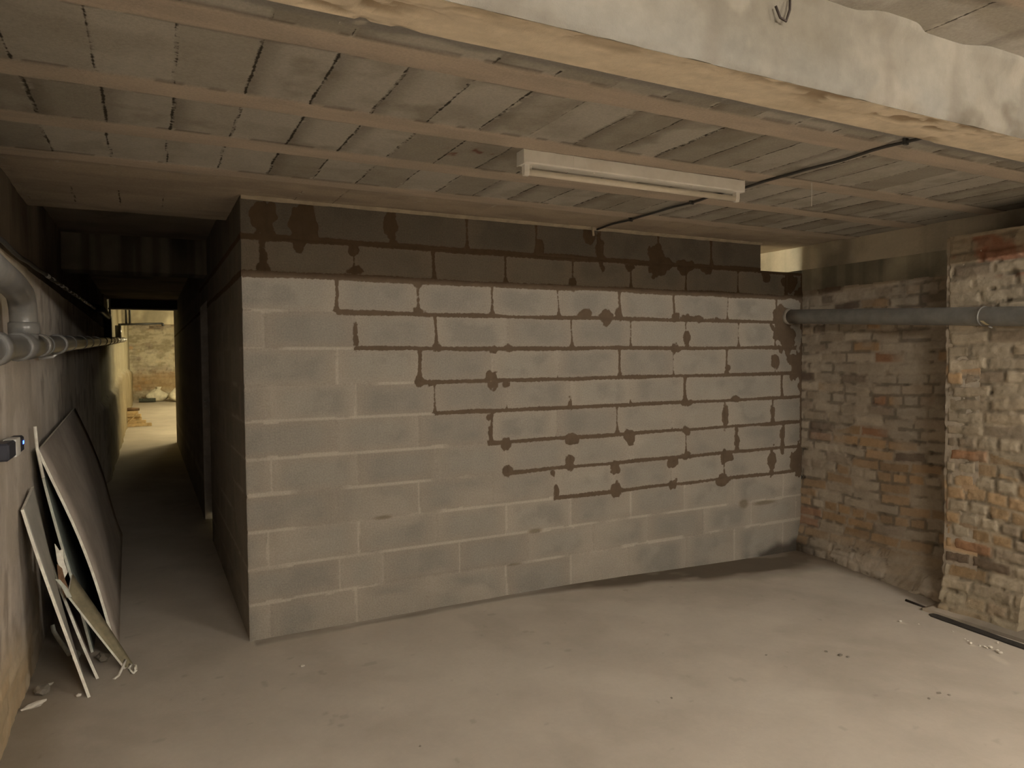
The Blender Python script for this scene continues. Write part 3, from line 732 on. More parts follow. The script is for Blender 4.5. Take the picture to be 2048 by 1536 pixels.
# ------------------------------------------------------------------ walls never seen directly but closing the rooms
struct(fieldmesh('wall_rear', [patch((4.4, -10.0, -0.1), (-1, 0, 0), (0, 0, 1), (0, 1, 0), 5.5, 2.6, 0.1, 0.1, conc((0.32, 0.28, 0.22), 71), 0.2)], M['beam']))
struct(fieldmesh('wall_store', [patch((0.1, 3.55, -0.1), (1, 0, 0), (0, 0, 1), (0, -1, 0), 4.3, 2.6, 0.1, 0.1, conc((0.32, 0.28, 0.22), 72), 0.1)], M['beam']))
struct(fieldmesh('wall_far', [
    patch((4.1, 23.8, -0.05), (0, -1, 0), (0, 0, 1), (-1, 0, 0), 13.0, 3.05, 0.1, 0.1, conc((0.42, 0.37, 0.27), 74), 0.2),
    patch((4.2, 10.9, -0.05), (-1, 0, 0), (0, 0, 1), (0, 1, 0), 4.08, 3.05, 0.1, 0.1, conc((0.42, 0.37, 0.27), 75), 0.1)], M['beam']))
def far_field(u, v):
    h, c, w = brick_field(u, v, seed=81, course=0.12, relief=1.6, orange_low=0.3)
    n = fbm(u * 1.5, v * 2.5, 4, 82)
    c = lerp3(c * 1.25, lerp3((0.62, 0.57, 0.43), (0.40, 0.35, 0.24), ss(0.45, 0.65, fbm(u * 4, v * 9, 4, 88))), ss(0.34, 0.56, n) * 0.8)
    c = lerp3(c, (0.42, 0.27, 0.12), ss(1.25, 0.85, v + 0.4 * (n - 0.5)) * ss(0.35, 0.6, v + 0.3 * (n - 0.5)) * 0.6)
    hr = ss(0.62, 0.28, v + 0.25 * (fbm(u * 3, v * 3, 3, 84) - 0.5)) * ss(1.3, 0.5, u)
    c = lerp3(c, (0.30, 0.25, 0.17), hr)
    return h + 0.45 * hr * fbm(u * 5, v * 5, 3, 85), c, w
struct(fieldmesh('wall_end', [patch((-1.3, 23.6, 0.05), (1, 0, 0), (0, 0, 1), (0, -1, 0), 5.6, 3.0, 0.03, 0.03, far_field, 0.2)], M['brick']))
struct(fieldmesh('beam', [patch((-1.3, 16.2, 2.50), (1, 0, 0), (0, 0, 1), (0, -1, 0), 5.4, 0.5, 0.04, 0.04, conc((0.42, 0.37, 0.27), 76, 0.15), 0.35)], M['beam']))

# ------------------------------------------------------------------ doors
# doorway at the far end of the corridor: dark frame with a blind panel above the opening
d2 = MB()
d2.box((-1.0, 8.88, 2.575), (0.02, 9.0, 2.60)); d2.box((-1.0, 8.88, 2.385), (0.02, 9.0, 2.405)); d2.box((0.0, 8.88, 0.0), (0.03, 9.0, 2.60)); d2.box((-0.99, 8.88, 2.2), (-0.965, 9.0, 2.60))
dd2 = struct(d2.build('door_2', M['jamb'], origin=(-0.5, 8.94, 0)))
p = MB(); p.box((-0.965, 8.92, 2.405), (0.0, 8.96, 2.575)); po = p.build('panel', M['doorleaf']); po.parent = dd2; po.location = (0.5, -8.94, 0)
struct(fieldmesh('wall_lintel', [patch((-1.1, 8.9, 2.60), (1, 0, 0), (0, 0, 1), (0, -1, 0), 1.2, 0.4, 0.05, 0.05, conc((0.2, 0.17, 0.13), 78), 0.1)], M['beam']))
# closed door in the side of the block room, set back behind its jamb
d1 = MB(); d1.box((0.0, 3.395, -0.02), (0.10, 3.43, 2.06), 0); d1.box((0.0, 2.46, 2.03), (0.10, 3.40, 2.06), 0); d1.box((0.02, 2.462, -0.02), (0.10, 2.49, 2.03), 0)
dd1 = struct(d1.build('door_1', M['jamb'], origin=(0.05, 2.93, 0)))
def dpart(mb, name, m):
    o = mb.build(name, m); o.parent = dd1; o.location = Vector(o.location) - Vector(dd1.location); return o
lf = MB(); lf.box((0.064, 2.49, 0.045), (0.10, 3.392, 2.028), 0, 0.003); leaf = dpart(lf, 'leaf', M['doorleaf'])
hp = MB(); hp.box((0.052, 3.315, 1.02), (0.0645, 3.345, 1.22), 0, 0.002); dpart(hp, 'handle_plate', M['steel'])
hd = MB(); hd.tube([(0.064, 3.33, 1.16), (0.02, 3.33, 1.16), (0.012, 3.325, 1.16), (0.01, 3.22, 1.158)], 0.008, 10); dpart(hd, 'handle', M['steel'])
lk = MB(); lk.tube([(0.025, 3.396, 1.105), (0.025, 3.388, 1.105)], 0.011, 12); dpart(lk, 'lock_cylinder', M['steel'])

# ------------------------------------------------------------------ lamps
def batten(loc, tube_mat, label, length=1.26, group=None):
    t = thing('fluorescent_lamp', label, 'lamp', loc, group)
    L = length
    bd = MB()     # spine with sloping shoulders, underside open toward the tube
    prof = [(-0.030, 0.0), (-0.033, -0.052), (-0.030, -0.058), (0.030, -0.058), (0.033, -0.052), (0.030, 0.0)]
    bd.loft([[(x, y, z) for (y, z) in prof] for x in (0.0, L)], 0, False)
    for x in (-0.002, L - 0.002): bd.box((x, -0.0335, -0.060), (x + 0.004, 0.0335, 0.0), 0)
    bd.box((0.246, -0.0334, -0.0585), (0.2475, 0.0334, 0.0), 0)
    o = bd.build('housing', M['white']); o.parent = t; o.location = (0, 0, 0)
    for x0 in (0.012, L - 0.036):
        h = MB()
        h.loft([[(x, -0.013, -0.056), (x, 0.013, -0.056), (x, 0.013, -0.088), (x, 0.008, -0.104), (x, -0.008, -0.104), (x, -0.013, -0.088)] for x in (x0, x0 + 0.024)], 0, False)
        o = h.build('tube_holder', M['white']); o.parent = t; o.location = (0, 0, 0)
    tb = MB(); tb.tube([(0.036, 0, -0.088), (L - 0.036, 0, -0.088)], 0.013, 14)
    o = tb.build('tube', tube_mat); o.parent = t; o.location = (0, 0, 0)
    st = MB(); st.tube([(0.05, 0.012, -0.056), (0.05, 0.012, -0.072)], 0.010, 12)
    o = st.build('starter', M['white']); o.parent = t; o.location = (0, 0, 0)
    for x in (0.36, 0.92):
        k = MB(); k.tube([(x, -0.02, -0.057), (x, -0.02, -0.064)], 0.006, 8); o = k.build('screw', M['white']); o.parent = t; o.location = (0, 0, 0)
    return t
batten((0.972, -1.375, 2.424), M['tube_off'], 'unlit white fluorescent batten with one bare tube under the block ceiling')
batten((-0.20, -5.2, 2.37), M['glow_left'], 'lit fluorescent batten behind the main beam, on the left wall side')
batten((2.40, -5.2, 2.37), M['glow_right'], 'lit fluorescent batten behind the main beam, on the brick pillar side')
batten((0.9, 13.2, 2.80), M['glow_far'], 'lit yellowish fluorescent batten hidden right of the corridor end, nearer one')
batten((0.95, 18.6, 2.80), M['glow_far'], 'added unseen yellowish fluorescent batten brightening the stone end wall, farther one')  # second far tube, out of view, added to brighten the end wall
batten((0.9, 0.75, 2.43), M['glow_side'], 'lit fluorescent batten hidden in the room behind the block wall')

# ------------------------------------------------------------------ ceiling cable and little things up there
cb = MB(); pts = []
for i in range(41):
    y = -2.64 + i * (2.64 - 0.03) / 40
    pts.append((2.335 - 0.025 * (y + 2.7) + 0.006 * math.sin(i * 1.3), y, 2.412 + 0.002 * math.sin(i * 0.9)))
ct = thing('ceiling_cable', 'dark electric cable running across the ceiling ribs past the unlit lamp', 'cable', (2.30, -1.3, 2.41))
cb.tube(pts, 0.007, 8); cb.build('cable_run', M['cable'], ct, (2.30, -1.3, 2.41))
cb = MB(); cb.tube([(2.30, -1.33, 2.408), (2.26, -1.36, 2.40), (2.228, -1.375, 2.395)], 0.007, 8); cb.build('lamp_tail', M['cable'], ct, (2.30, -1.3, 2.41))
for y in (-2.2, -0.95, -0.4):
    k = MB(); x = 2.335 - 0.025 * (y + 2.7); k.box((x - 0.014, y - 0.006, 2.399), (x + 0.014, y + 0.006, 2.425), 0, 0.002); k.build('clip', M['cable'], ct, (2.30, -1.3, 2.41))
st = MB(); st.tube([(2.237, -0.035, 2.425), (2.238, -0.03, 2.41), (2.246, -0.024, 2.385), (2.252, -0.018, 2.368)], 0.008, 8)
tag(st.build('cable_stub', M['foam'], origin=(2.245, -0.02, 2.39)), 'pale cable stub hanging over the top edge of the block wall', 'cable')
hw = MB(); hw.tube([(2.565, -1.536, 2.43), (2.566, -1.536, 2.37), (2.565, -1.536, 2.30)], 0.0014, 6)
tag(hw.build('hanging_wire', M['white'], origin=(2.565, -1.536, 2.37)), 'thin pale wire hanging straight down from the ceiling right of the lamp', 'wire')
hk = MB(); hk.tube([(0.846, -2.912, 2.36), (0.838, -2.918, 2.315), (0.822, -2.922, 2.285), (0.806, -2.920, 2.290), (0.796, -2.916, 2.315)], 0.003, 6)
tag(hk.build('wire_hook', M['rust'], origin=(0.82, -2.81, 2.32)), 'dark bent wire hook sticking out of the front of the main concrete beam', 'wire')

# ------------------------------------------------------------------ right drain pipe
A = Vector((4.135, -0.005, 1.856)); Bp = Vector((3.855, -2.1, 1.733))
rp = thing('drain_pipe', 'grey plastic drain pipe crossing the brick wall from the block wall hole', 'pipe', tuple(A))
def along(t): return A + (Bp - A) * t
q = MB(); q.tube([along(t / 12) for t in range(13)], 0.056, 24); q.build('pipe_run', M['pvc'], rp, A)
ax = (Bp - A).normalized()
for t0, ln in ((0.772, 0.012), (0.962, 0.10)):
    q = MB(); q.tube([along(t0), along(t0) + ax * 0.004, along(t0) + ax * (ln - 0.004), along(t0) + ax * ln], [0.0575, 0.0605, 0.0605, 0.0575], 24); q.build('collar', M['pvc'], rp, A)
# sticker wrapped on the pipe below the collar
q = MB(); base = along(0.782); side_v = ax.cross(Vector((0, 0, 1))).normalized(); up = side_v.cross(ax).normalized()
if side_v.x > 0: side_v = -side_v
rows = []
for k in range(6):
    a = math.radians(-25 - 6 * k); c0 = base + ax * (0.002 + 0.005 * k)
    rows.append([c0 + (side_v * math.cos(a) + up * math.sin(a)) * 0.0612, c0 + ax * 0.022 + (side_v * math.cos(a) + up * math.sin(a)) * 0.0612])
vs = [p_ for r_ in rows for p_ in r_]
q.add(vs, [(2 * i, 2 * i + 1, 2 * i + 3, 2 * i + 2) for i in range(5)], 0, True); q.build('sticker', M['tag'], rp, A)
q = MB(); c0 = along(0.79)      # wall bracket reaching back to the pillar
q.tube([c0 + Vector((0.0, 0, -0.058)), c0 + Vector((0.03, 0, -0.064)), c0 + Vector((0.09, 0, -0.058))], 0.006, 8); q.build('bracket', M['steel'], rp, A)
q = MB()                         # rough collar of mortar where it leaves the blocks
ring = []
for i, (dd_, r_) in enumerate(((-0.03, 0.058), (0.01, 0.066), (0.03, 0.063), (0.036, 0.0565))):
    cc = A + ax * dd_
    ring.append([cc + (side_v * math.cos(2 * math.pi * k / 20) + up * math.sin(2 * math.pi * k / 20)) * (r_ + 0.006 * (float(vn(k * 0.9, i * 1.0, 4)) - 0.5)) for k in range(20)])
q.loft(ring, 0, True, False); q.build('mortar_ring', M['mortar'], rp, A)

# ------------------------------------------------------------------ left drain pipe
LX = -0.915
def lz(y): return 1.622 + 0.030 * y
lp = thing('drain_pipe', 'large dusty grey plastic drain pipe with collars along the left wall', 'pipe', (LX, 0, lz(0)))
O0 = (LX, 0, lz(0))
q = MB(); q.tube([(LX, y, lz(y)) for y in (-3.0, -1.5, -0.5, 0.5, 1.5, 3, 5, 7, 9, 11.5, 14.5)], 0.047, 24); q.build('pipe_run', M['pvc_left'], lp, O0)
for y0, ln, r in ((-1.30, 0.10, 0.060), (-0.74, 0.34, 0.057), (-0.16, 0.05, 0.056), (0.02, 0.03, 0.052), (0.60, 0.05, 0.057), (1.25, 0.03, 0.051), (2.15, 0.06, 0.053), (2.9, 0.06, 0.053), (3.9, 0.06, 0.054), (5.2, 0.07, 0.054), (6.3, 0.07, 0.054), (7.4, 0.07, 0.054), (8.6, 0.08, 0.054), (10.0, 0.08, 0.054), (11.6, 0.08, 0.054), (13.2, 0.08, 0.054)):
    q = MB(); q.tube([(LX, y0, lz(y0)), (LX, y0 + 0.005, lz(y0)), (LX, y0 + ln - 0.005, lz(y0 + ln)), (LX, y0 + ln, lz(y0 + ln))], [r - 0.006, r, r, r - 0.006], 24); q.build('collar', M['pvc_left'], lp, O0)
q = MB()                        # wall straps under the near pipe
for y0 in (0.62,):
    q.tube([(LX, y0, lz(y0) - 0.052), (LX - 0.02, y0, lz(y0) - 0.07), (-1.0, y0, lz(y0) - 0.08)], 0.008, 8)
q.build('strap', M['steel'], lp, O0)
# near riser: up out of the main pipe, then bending toward the camera along the wall
ry = -0.55; pts = [(LX, ry, lz(ry)), (LX, ry, 1.70), (LX, ry, 1.715)]
for k in range(1, 9):
    a = math.radians(k * 10.5); pts.append((LX - 0.0, ry - 0.105 * (1 - math.cos(a)), 1.715 + 0.105 * math.sin(a)))
e = pts[-1]; pts += [(LX, e[1] - 0.2, e[2] + 0.02), (LX, e[1] - 1.2, e[2] + 0.06)]
q = MB(); q.tube(pts, 0.050, 20); q.build('riser', M['pvc_left'], lp, O0)
q = MB(); q.tube([(LX, ry, 1.655), (LX, ry, 1.658), (LX, ry, 1.70), (LX, ry, 1.704)], [0.052, 0.056, 0.056, 0.052], 20); q.build('riser_collar', M['pvc_left'], lp, O0)
# far elbow and far riser
y1 = 6.6; pts = [(LX, y1, lz(y1)), (LX, y1, lz(y1) + 0.20)]
for k in range(1, 8):
    a = math.radians(k * 12); pts.append((LX - 0.0, y1 - 0.14 * (1 - math.cos(a)), lz(y1) + 0.20 + 0.12 * math.sin(a)))
e = pts[-1]; pts += [(LX - 0.02, e[1] - 1.0, e[2] + 0.02), (-1.03, e[1] - 1.2, e[2] + 0.03)]
q = MB(); q.tube(pts, 0.046, 16); q.build('riser', M['pvc_dark'], lp, O0)
q = MB(); q.tube([(LX, 10.4, lz(10.4)), (LX, 10.4, lz(10.4) + 0.26)], 0.050, 16); q.build('riser', M['pvc_left'], lp, O0)

# twisted cable on the ledge at the top of the left wall
q = MB(); r1 = random.Random(3)
pts = [(-0.985 + 0.004 * math.sin(i * 1.7), -1.5 + i * 0.25, 2.035 + 0.022 * max(0, (-1.5 + i * 0.25)) + 0.006 * math.sin(i * 2.1)) for i in range(38)]
q.tube(pts, 0.011, 8); wc_ = thing('ledge_cable', 'dark cable clipped along the top ledge of the left corridor wall', 'cable', (-0.985, 0.5, 2.04)); q.build('cable_run', M['cable'], wc_, (-0.985, 0.5, 2.04))
for i in range(26):  # pale sleeves stand in for bright glints along the cable
    y = 1.0 + i * 0.27; k = MB(); z = 2.035 + 0.022 * y
    k.tube([(-0.985, y - 0.05, z), (-0.985, y + 0.05, z + 0.002)], 0.0128, 8); k.build('glint_sleeve', M['steel'], wc_, (-0.985, 0.5, 2.04))

# ------------------------------------------------------------------ powered box at the left edge
px = thing('power_adapter', 'small dark box with pale band and lit blue light on left wall', 'adapter', (-1.0, -0.5, 1.15))
q = MB(); q.box((-1.0, -0.72, 1.152), (-0.955, -0.335, 1.222), 0, 0.008); q.build('casing', M['navy'], px, (-1.0, -0.5, 1.15))
q = MB(); q.box((-0.998, -0.56, 1.1505), (-0.9535, -0.45, 1.2235), 0, 0.002); q.build('band', M['band'], px, (-1.0, -0.5, 1.15))
q = MB(); q.box((-0.958, -0.375, 1.185), (-0.9535, -0.350, 1.200), 0, 0.001); q.build('indicator_light', M['led'], px, (-1.0, -0.5, 1.15))

# ------------------------------------------------------------------ leaning plasterboard
def slab(mb, near, far, th, n_dir=(1, 0, 0.25), mi_face=0, mi_edge=1, cols=10, back=2):
    """sheet spanned between two profile polylines; thickness goes behind it (toward the wall)"""
    nd = Vector(n_dir).normalized()
    def resample(pl, k):
        pl = [Vector(p_) for p_ in pl]; d = [0]
        for a_, b_ in zip(pl, pl[1:]): d.append(d[-1] + (b_ - a_).length)
        out = []
        for i in range(k + 1):
            t = d[-1] * i / k
            j = max(jj for jj in range(len(d)) if d[jj] <= t + 1e-9); j = min(j, len(pl) - 2)
            out.append(pl[j].lerp(pl[j + 1], (t - d[j]) / (d[j + 1] - d[j])))
        for _ in range(2):
            out = [out[0]] + [(out[i - 1] + out[i] * 2 + out[i + 1]) / 4 for i in range(1, len(out) - 1)] + [out[-1]]
        return out
    K = 14; a_ = resample(near, K); b_ = resample(far, K)
    F = [[a_[i].lerp(b_[i], j / cols) for j in range(cols + 1)] for i in range(K + 1)]
    Bk = [[p_ - nd * th for p_ in r_] for r_ in F]
    id_ = lambda i, j: i * (cols + 1) + j
    flatF = [p_ for r_ in F for p_ in r_]; flatB = [p_ for r_ in Bk for p_ in r_]
    qs = [(id_(i, j), id_(i + 1, j), id_(i + 1, j + 1), id_(i, j + 1)) for i in range(K) for j in range(cols)]
    mb.add(flatF, qs, mi_face, True); mb.add(flatB, [tuple(reversed(t)) for t in qs], back, True)
    def strip(f, bk): 
        vs = f + bk; n_ = len(f)
        mb.add(vs, [(i, i + 1, n_ + i + 1, n_ + i) for i in range(n_ - 1)], mi_edge, False)
    strip([r_[0] for r_ in F], [r_[0] for r_ in Bk]); strip([r_[-1] for r_ in F], [r_[-1] for r_ in Bk]); strip(F[0], Bk[0]); strip(F[-1], Bk[-1])

def sheet(name, near, far, th, mats, label, cat='plasterboard', **k):
    mb = MB(); slab(mb, near, far, th, **k)
    o0 = tuple((Vector(near[-1]) + Vector(far[-1])) / 2)
    import bmesh
    o = mb.build(name, mats, origin=o0)
    return tag(o, label, cat)
near1 = [(-0.970, 0.26, 1.090), (-0.903, 0.241, 0.912), (-0.838, 0.223, 0.747), (-0.787, 0.204, 0.601), (-0.736, 0.186, 0.43), (-0.69, 0.167, 0.24), (-0.661, 0.149, 0.1), (-0.636, 0.13, 0.004)]
far1 = [(-0.968, 2.30, 1.19), (-0.885, 2.482, 0.931), (-0.809, 2.695, 0.618), (-0.754, 2.907, 0.24), (-0.702, 3.12, 0.004)]
big = sheet('plasterboard_sheet', near1, far1, 0.0125, [M['board'], M['core'], M['board_back']], 'large bowed grey-brown plasterboard sheet, outermost of those leaning on the left wall')
near2 = [(-0.975, 0.32, 1.05), (-0.955, 0.29, 0.933), (-0.885, 0.27, 0.594), (-0.83, 0.25, 0.37), (-0.757, 0.24, 0.004)]
far2 = [(-0.975, 2.25, 1.10), (-0.90, 2.3, 0.62), (-0.83, 2.4, 0.3), (-0.79, 2.5, 0.004)]
sheet('plasterboard_sheet', near2, far2, 0.0125, [M['board_back'], M['core_dull'], M['board_back']], 'flat green-edged plasterboard sheet standing right behind the large bowed one')
near3 = [(-0.985, -0.185, 0.868), (-0.945, -0.235, 0.727), (-0.868, -0.285, 0.465), (-0.735, -0.335, 0.003)]
far3 = [(-0.985, 0.16, 0.92), (-0.93, 0.12, 0.62), (-0.87, 0.08, 0.3), (-0.80, 0.05, 0.003)]
sheet('plasterboard_offcut', near3, far3, 0.0125, [M['board_grey'], M['core'], M['board']], 'narrow grey plasterboard offcut with pale edge, nearest the camera of the leaning boards')
near4 = [(-0.965, 0.25, 0.655), (-0.912, 0.18, 0.471), (-0.848, 0.085, 0.315), (-0.785, -0.022, 0.159), (-0.712, -0.135, 0.004)]
far4 = [(-0.963, 0.27, 0.645), (-0.915, 0.225, 0.47), (-0.862, 0.20, 0.30), (-0.812, 0.19, 0.15), (-0.768, 0.19, 0.004)]
sheet('plasterboard_offcut', near4, far4, 0.0125, [M['board'], M['core'], M['board']], 'dark broken plasterboard offcut wedged between the pale-edged and the green-edged boards')

# olive strip leaning low across the sheets, with curled torn paper at its foot
sp = thing('board_strip', 'narrow olive board strip leaning low with a pale lower edge', 'plasterboard', (-0.6, -0.1, 0.0))
mb = MB()
slab(mb, [(-0.842, 0.03, 0.385), (-0.72, -0.02, 0.19), (-0.60, -0.085, 0.012)], [(-0.832, 0.14, 0.46), (-0.70, 0.06, 0.24), (-0.568, -0.05, 0.012)], 0.010, n_dir=(0.7, -0.2, 0.7), cols=3, back=0)
mb.build('strip', [M['olive'], M['core'], M['olive']], sp, (-0.6, -0.1, 0.0))
for pts in ([(-0.606, -0.10, 0.055), (-0.618, -0.125, 0.03), (-0.635, -0.16, 0.006), (-0.655, -0.185, 0.003)], [(-0.585, -0.10, 0.03), (-0.590, -0.14, 0.022), (-0.575, -0.165, 0.004), (-0.560, -0.150, 0.012), (-0.563, -0.125, 0.03)]):
    mb = MB(); L_ = [Vector(p_) for p_ in pts]
    a_ = [p_ + Vector((0, 0.01, 0.0)) for p_ in L_]; b_ = [p_ + Vector((0.012, -0.008, 0.002)) for p_ in L_]
    rings = [[x, y, y + Vector((0.002, 0.001, 0.003)), x + Vector((0.002, 0.001, 0.003))] for x, y in zip(a_, b_)]
    mb.loft(rings, 0, True); mb.build('torn_paper', M['core'], sp, (-0.6, -0.1, 0.0))
# torn scraps jammed between the boards
def scrap(name, pts, th, m, label, cat='scrap'):
    mb = MB(); P_ = [Vector(p_) for p_ in pts]; n_ = (P_[1] - P_[0]).cross(P_[2] - P_[0]).normalized() * th
    k = len(P_); mb.add(P_ + [p_ + n_ for p_ in P_], [tuple(range(k)), tuple(reversed(range(k, 2 * k)))] + [(i, (i + 1) % k, k + (i + 1) % k, k + i) for i in range(k)])
    return tag(mb.build(name, m, origin=P_[0]), label, cat)
scrap('board_scrap', [(-0.905, 0.16, 0.62), (-0.885, 0.15, 0.585), (-0.868, 0.15, 0.59), (-0.866, 0.14, 0.53), (-0.850, 0.13, 0.475), (-0.868, 0.12, 0.44), (-0.882, 0.12, 0.50), (-0.893, 0.13, 0.535)], 0.012, M['core'], 'torn cream plaster scrap jammed upright between the leaning boards')
scrap('paper_scrap', [(-0.893, 0.10, 0.53), (-0.872, 0.10, 0.505), (-0.862, 0.09, 0.455), (-0.845, 0.08, 0.405), (-0.838, 0.07, 0.36), (-0.862, 0.06, 0.365), (-0.878, 0.07, 0.43), (-0.888, 0.08, 0.47)], 0.004, M['torn'], 'torn brown paper scrap hanging below the cream plaster scrap')
scrap('board_scrap', [(-0.895, 0.02, 0.475), (-0.875, 0.02, 0.470), (-0.84, 0.0, 0.425), (-0.825, -0.01, 0.385), (-0.845, -0.01, 0.385), (-0.87, 0.01, 0.44)], 0.008, M['core_dull'], 'ragged greenish plaster scrap lying across the dark broken offcut')
# stick poking up behind the top corner of the big sheet
mb = MB(); mb.tube([(-0.980, 0.215, 1.215), (-0.975, 0.225, 1.10), (-0.955, 0.24, 0.95)], 0.008, 6)
tag(mb.build('stick', M['core'], origin=(-0.975, 0.225, 1.10)), 'thin pale stick poking up behind the top corner of the bowed sheet', 'stick')
# short bent pipe end on the floor behind the boards
mb = MB(); mb.tube([(-0.955, 0.42, 0.125), (-0.95, 0.41, 0.095), (-0.93, 0.37, 0.07), (-0.89, 0.28, 0.04), (-0.865, 0.22, 0.02)], 0.011, 10)
tag(mb.build('bent_tube', M['core_dull'], origin=(-0.9, 0.3, 0.02)), 'short bent pale green tube behind the leaning boards by the wall foot', 'tube')

# ------------------------------------------------------------------ bits on the floor
lump('plaster_chip', (-0.955, -0.33, 0.0), (0.016, 0.055, 0.010), M['crumb'], 'white plaster chip on the floor at the foot of the left wall', 'debris', seed=1).rotation_euler.z = -0.9
lump('stone', (-0.935, -0.2, -0.002), (0.032, 0.030, 0.022), M['stone'], 'rounded grey stone beside the left wall near the white chip', 'stone', seed=2)
lump('plaster_chip', (-0.92, -0.10, 0.0), (0.018, 0.010, 0.006), M['crumb'], 'tiny pale chip lying beyond the rounded grey stone', 'debris', seed=3)
lump('plaster_chip', (-0.785, -0.30, 0.0), (0.014, 0.010, 0.006), M['crumb'], 'tiny pale chip at the foot of the narrow grey offcut', 'debris', seed=4)
lump('stone', (-0.705, 0.09, 0.0), (0.030, 0.035, 0.022), M['stone'], 'grey rubble lump under the leaning strip between the boards', 'stone', seed=5)
lump('plaster_chip', (-0.83, 0.16, 0.0), (0.02, 0.02, 0.03), M['core_dull'], 'greenish plaster lump deep behind the leaning strip', 'debris', seed=6)
CR = [(3.505, -1.815, .011), (3.519, -1.854, .008), (3.530, -1.872, .008), (3.545, -1.895, .013), (3.527, -1.885, .007), (3.525, -1.941, .012), (3.513, -1.962, .012), (3.532, -1.955, .007), (3.547, -1.759, .006), (3.533, -1.783, .006), (3.652, -1.872, .008), (3.535, -1.50, .005), (3.60, -1.66, .006), (3.47, -1.43, .010)]
for i, (x, y, r) in enumerate(CR):
    lab = 'small white plaster crumb on the floor before the brick pillar'
    lump('plaster_crumb', (x, y, fz(x, y)), (r, r * 0.85, r * 0.6), M['crumb'], lab, 'debris', 'white crumbs before the brick pillar', seed=20 + i, sub=1)
for i, (x, y, r) in enumerate([(2.675, -1.552, .010), (2.70, -1.62, .014), (2.72, -1.65, .010), (2.645, -2.124, .008), (2.766, -2.141, .008), (2.74, -2.11, .012), (2.35, -1.45, .006), (0.46, -1.443, .006), (1.6, -1.6, .006)]):
    lump('dirt_crumb', (x, y, fz(x, y) - 0.001), (r, r, r * 0.4), M['stone'], 'small dark dirt crumb lying loose on the open floor', 'debris', 'dark crumbs on the open floor', seed=60 + i, sub=1)
lump('plaster_chip', (0.19, -0.465, 0.0), (0.012, 0.008, 0.004), M['crumb'], 'lone white speck on the floor before the block wall corner', 'debris', seed=80)
# dark strip and thin rod along the foot of the pillar
def stripe(name, pts, w, hgt, m, label, cat):
    mb = MB(); P_ = [Vector(p_) for p_ in pts]; rings = []
    for i, p_ in enumerate(P_):
        t = (P_[min(i + 1, len(P_) - 1)] - P_[max(i - 1, 0)]).normalized(); n_ = Vector((-t.y, t.x, 0))
        ww = w * (0.55 if i in (0, len(P_) - 1) else 1) * (0.9 + 0.2 * random.random())
        z0 = fz(p_.x, p_.y) - 0.004
        rings.append([(*(p_ - n_ * ww / 2).xy, z0), (*(p_ + n_ * ww / 2).xy, z0), (*(p_ + n_ * ww / 2).xy, z0 + hgt), (*(p_ - n_ * ww / 2).xy, z0 + hgt)])
    mb.loft(rings, 0, False)
    return tag(mb.build(name, m, origin=P_[0]), label, cat)
stripe('floor_strip', [(3.765, -1.43, 0)] + [(3.76 - 0.075 * t, -1.45 - 0.95 * t, 0) for t in [i / 12 for i in range(13)]], 0.058, 0.012, M['dark'], 'dark flat strip on the floor along the foot of the brick pillar', 'strip')
mb = MB(); mb.tube([(3.868, -1.20, fz(3.868, -1.2) + 0.006), (3.852, -1.30, fz(3.85, -1.3) + 0.007), (3.838, -1.425, fz(3.84, -1.42) + 0.007)], [0.009, 0.007, 0.0045], 8)
tag(mb.build('metal_rod', M['rust'], origin=(3.85, -1.3, -0.05)), 'thin rusty rod on the floor pointing from the end of the dark strip', 'rod')
# low cement kerb under the pillar
kb = fieldmesh('trim_2', [patch((3.79, -1.36, -0.06), (0, -1, 0), (0, 0, 1), (-1, 0, 0), 1.5, 0.025, 0.02, 0.008, conc((0.35, 0.30, 0.24), 91, 0, 0.004), 0.3)], M['floor'])
struct(kb)

# ------------------------------------------------------------------ far room
PL = [(-0.97, 15.05, 0.018, 0.56, 0.16, 0.075, 0.06, 'wood', 'pale timber board at the bottom of the far wood pile, sticking out right'),
      (-0.93, 15.12, 0.095, 0.40, 0.14, 0.07, -0.05, 'wood', 'pale timber board second from the bottom of the far wood pile'),
      (-0.96, 15.10, 0.167, 0.34, 0.14, 0.075, 0.08, 'wood', 'pale timber board in the middle of the far wood pile'),
      (-0.95, 15.09, 0.244, 0.32, 0.13, 0.075, -0.08, 'wood', 'pale timber board above the middle of the far wood pile'),
      (-0.96, 15.09, 0.321, 0.27, 0.12, 0.07, 0.05, 'wood', 'pale timber board under the dark top piece of the far wood pile')]
for x, y, z, l, w, t, r, m_, lab in PL:
    mb = MB(); mb.box((0, -w / 2, 0), (l, w / 2, t), 0, 0.006); o = mb.build('timber_board', M[m_]); o.location = (x, y, z - 0.018); o.rotation_euler.z = r; tag(o, lab, 'board', 'far wood pile')
mb = MB(); mb.tube([(0, 0, 0), (0.15, 0.0, 0.004), (0.31, 0.0, 0.0)], [0.038, 0.042, 0.036], 10); o = mb.build('log', M['wood_dark']); o.location = (-0.97, 15.08, 0.372 + 0.04); tag(o, 'dark round log lying on top of the far wood pile', 'log')
mb = MB(); mb.box((0, -0.03, 0), (0.40, 0.03, 0.03), 0, 0.004); o = mb.build('timber_batten', M['wood']); o.location = (-0.95, 14.92, 0.03); o.rotation_euler = (0, -0.85, 0.05); tag(o, 'slanting pale batten propped against the front of the far wood pile', 'board')
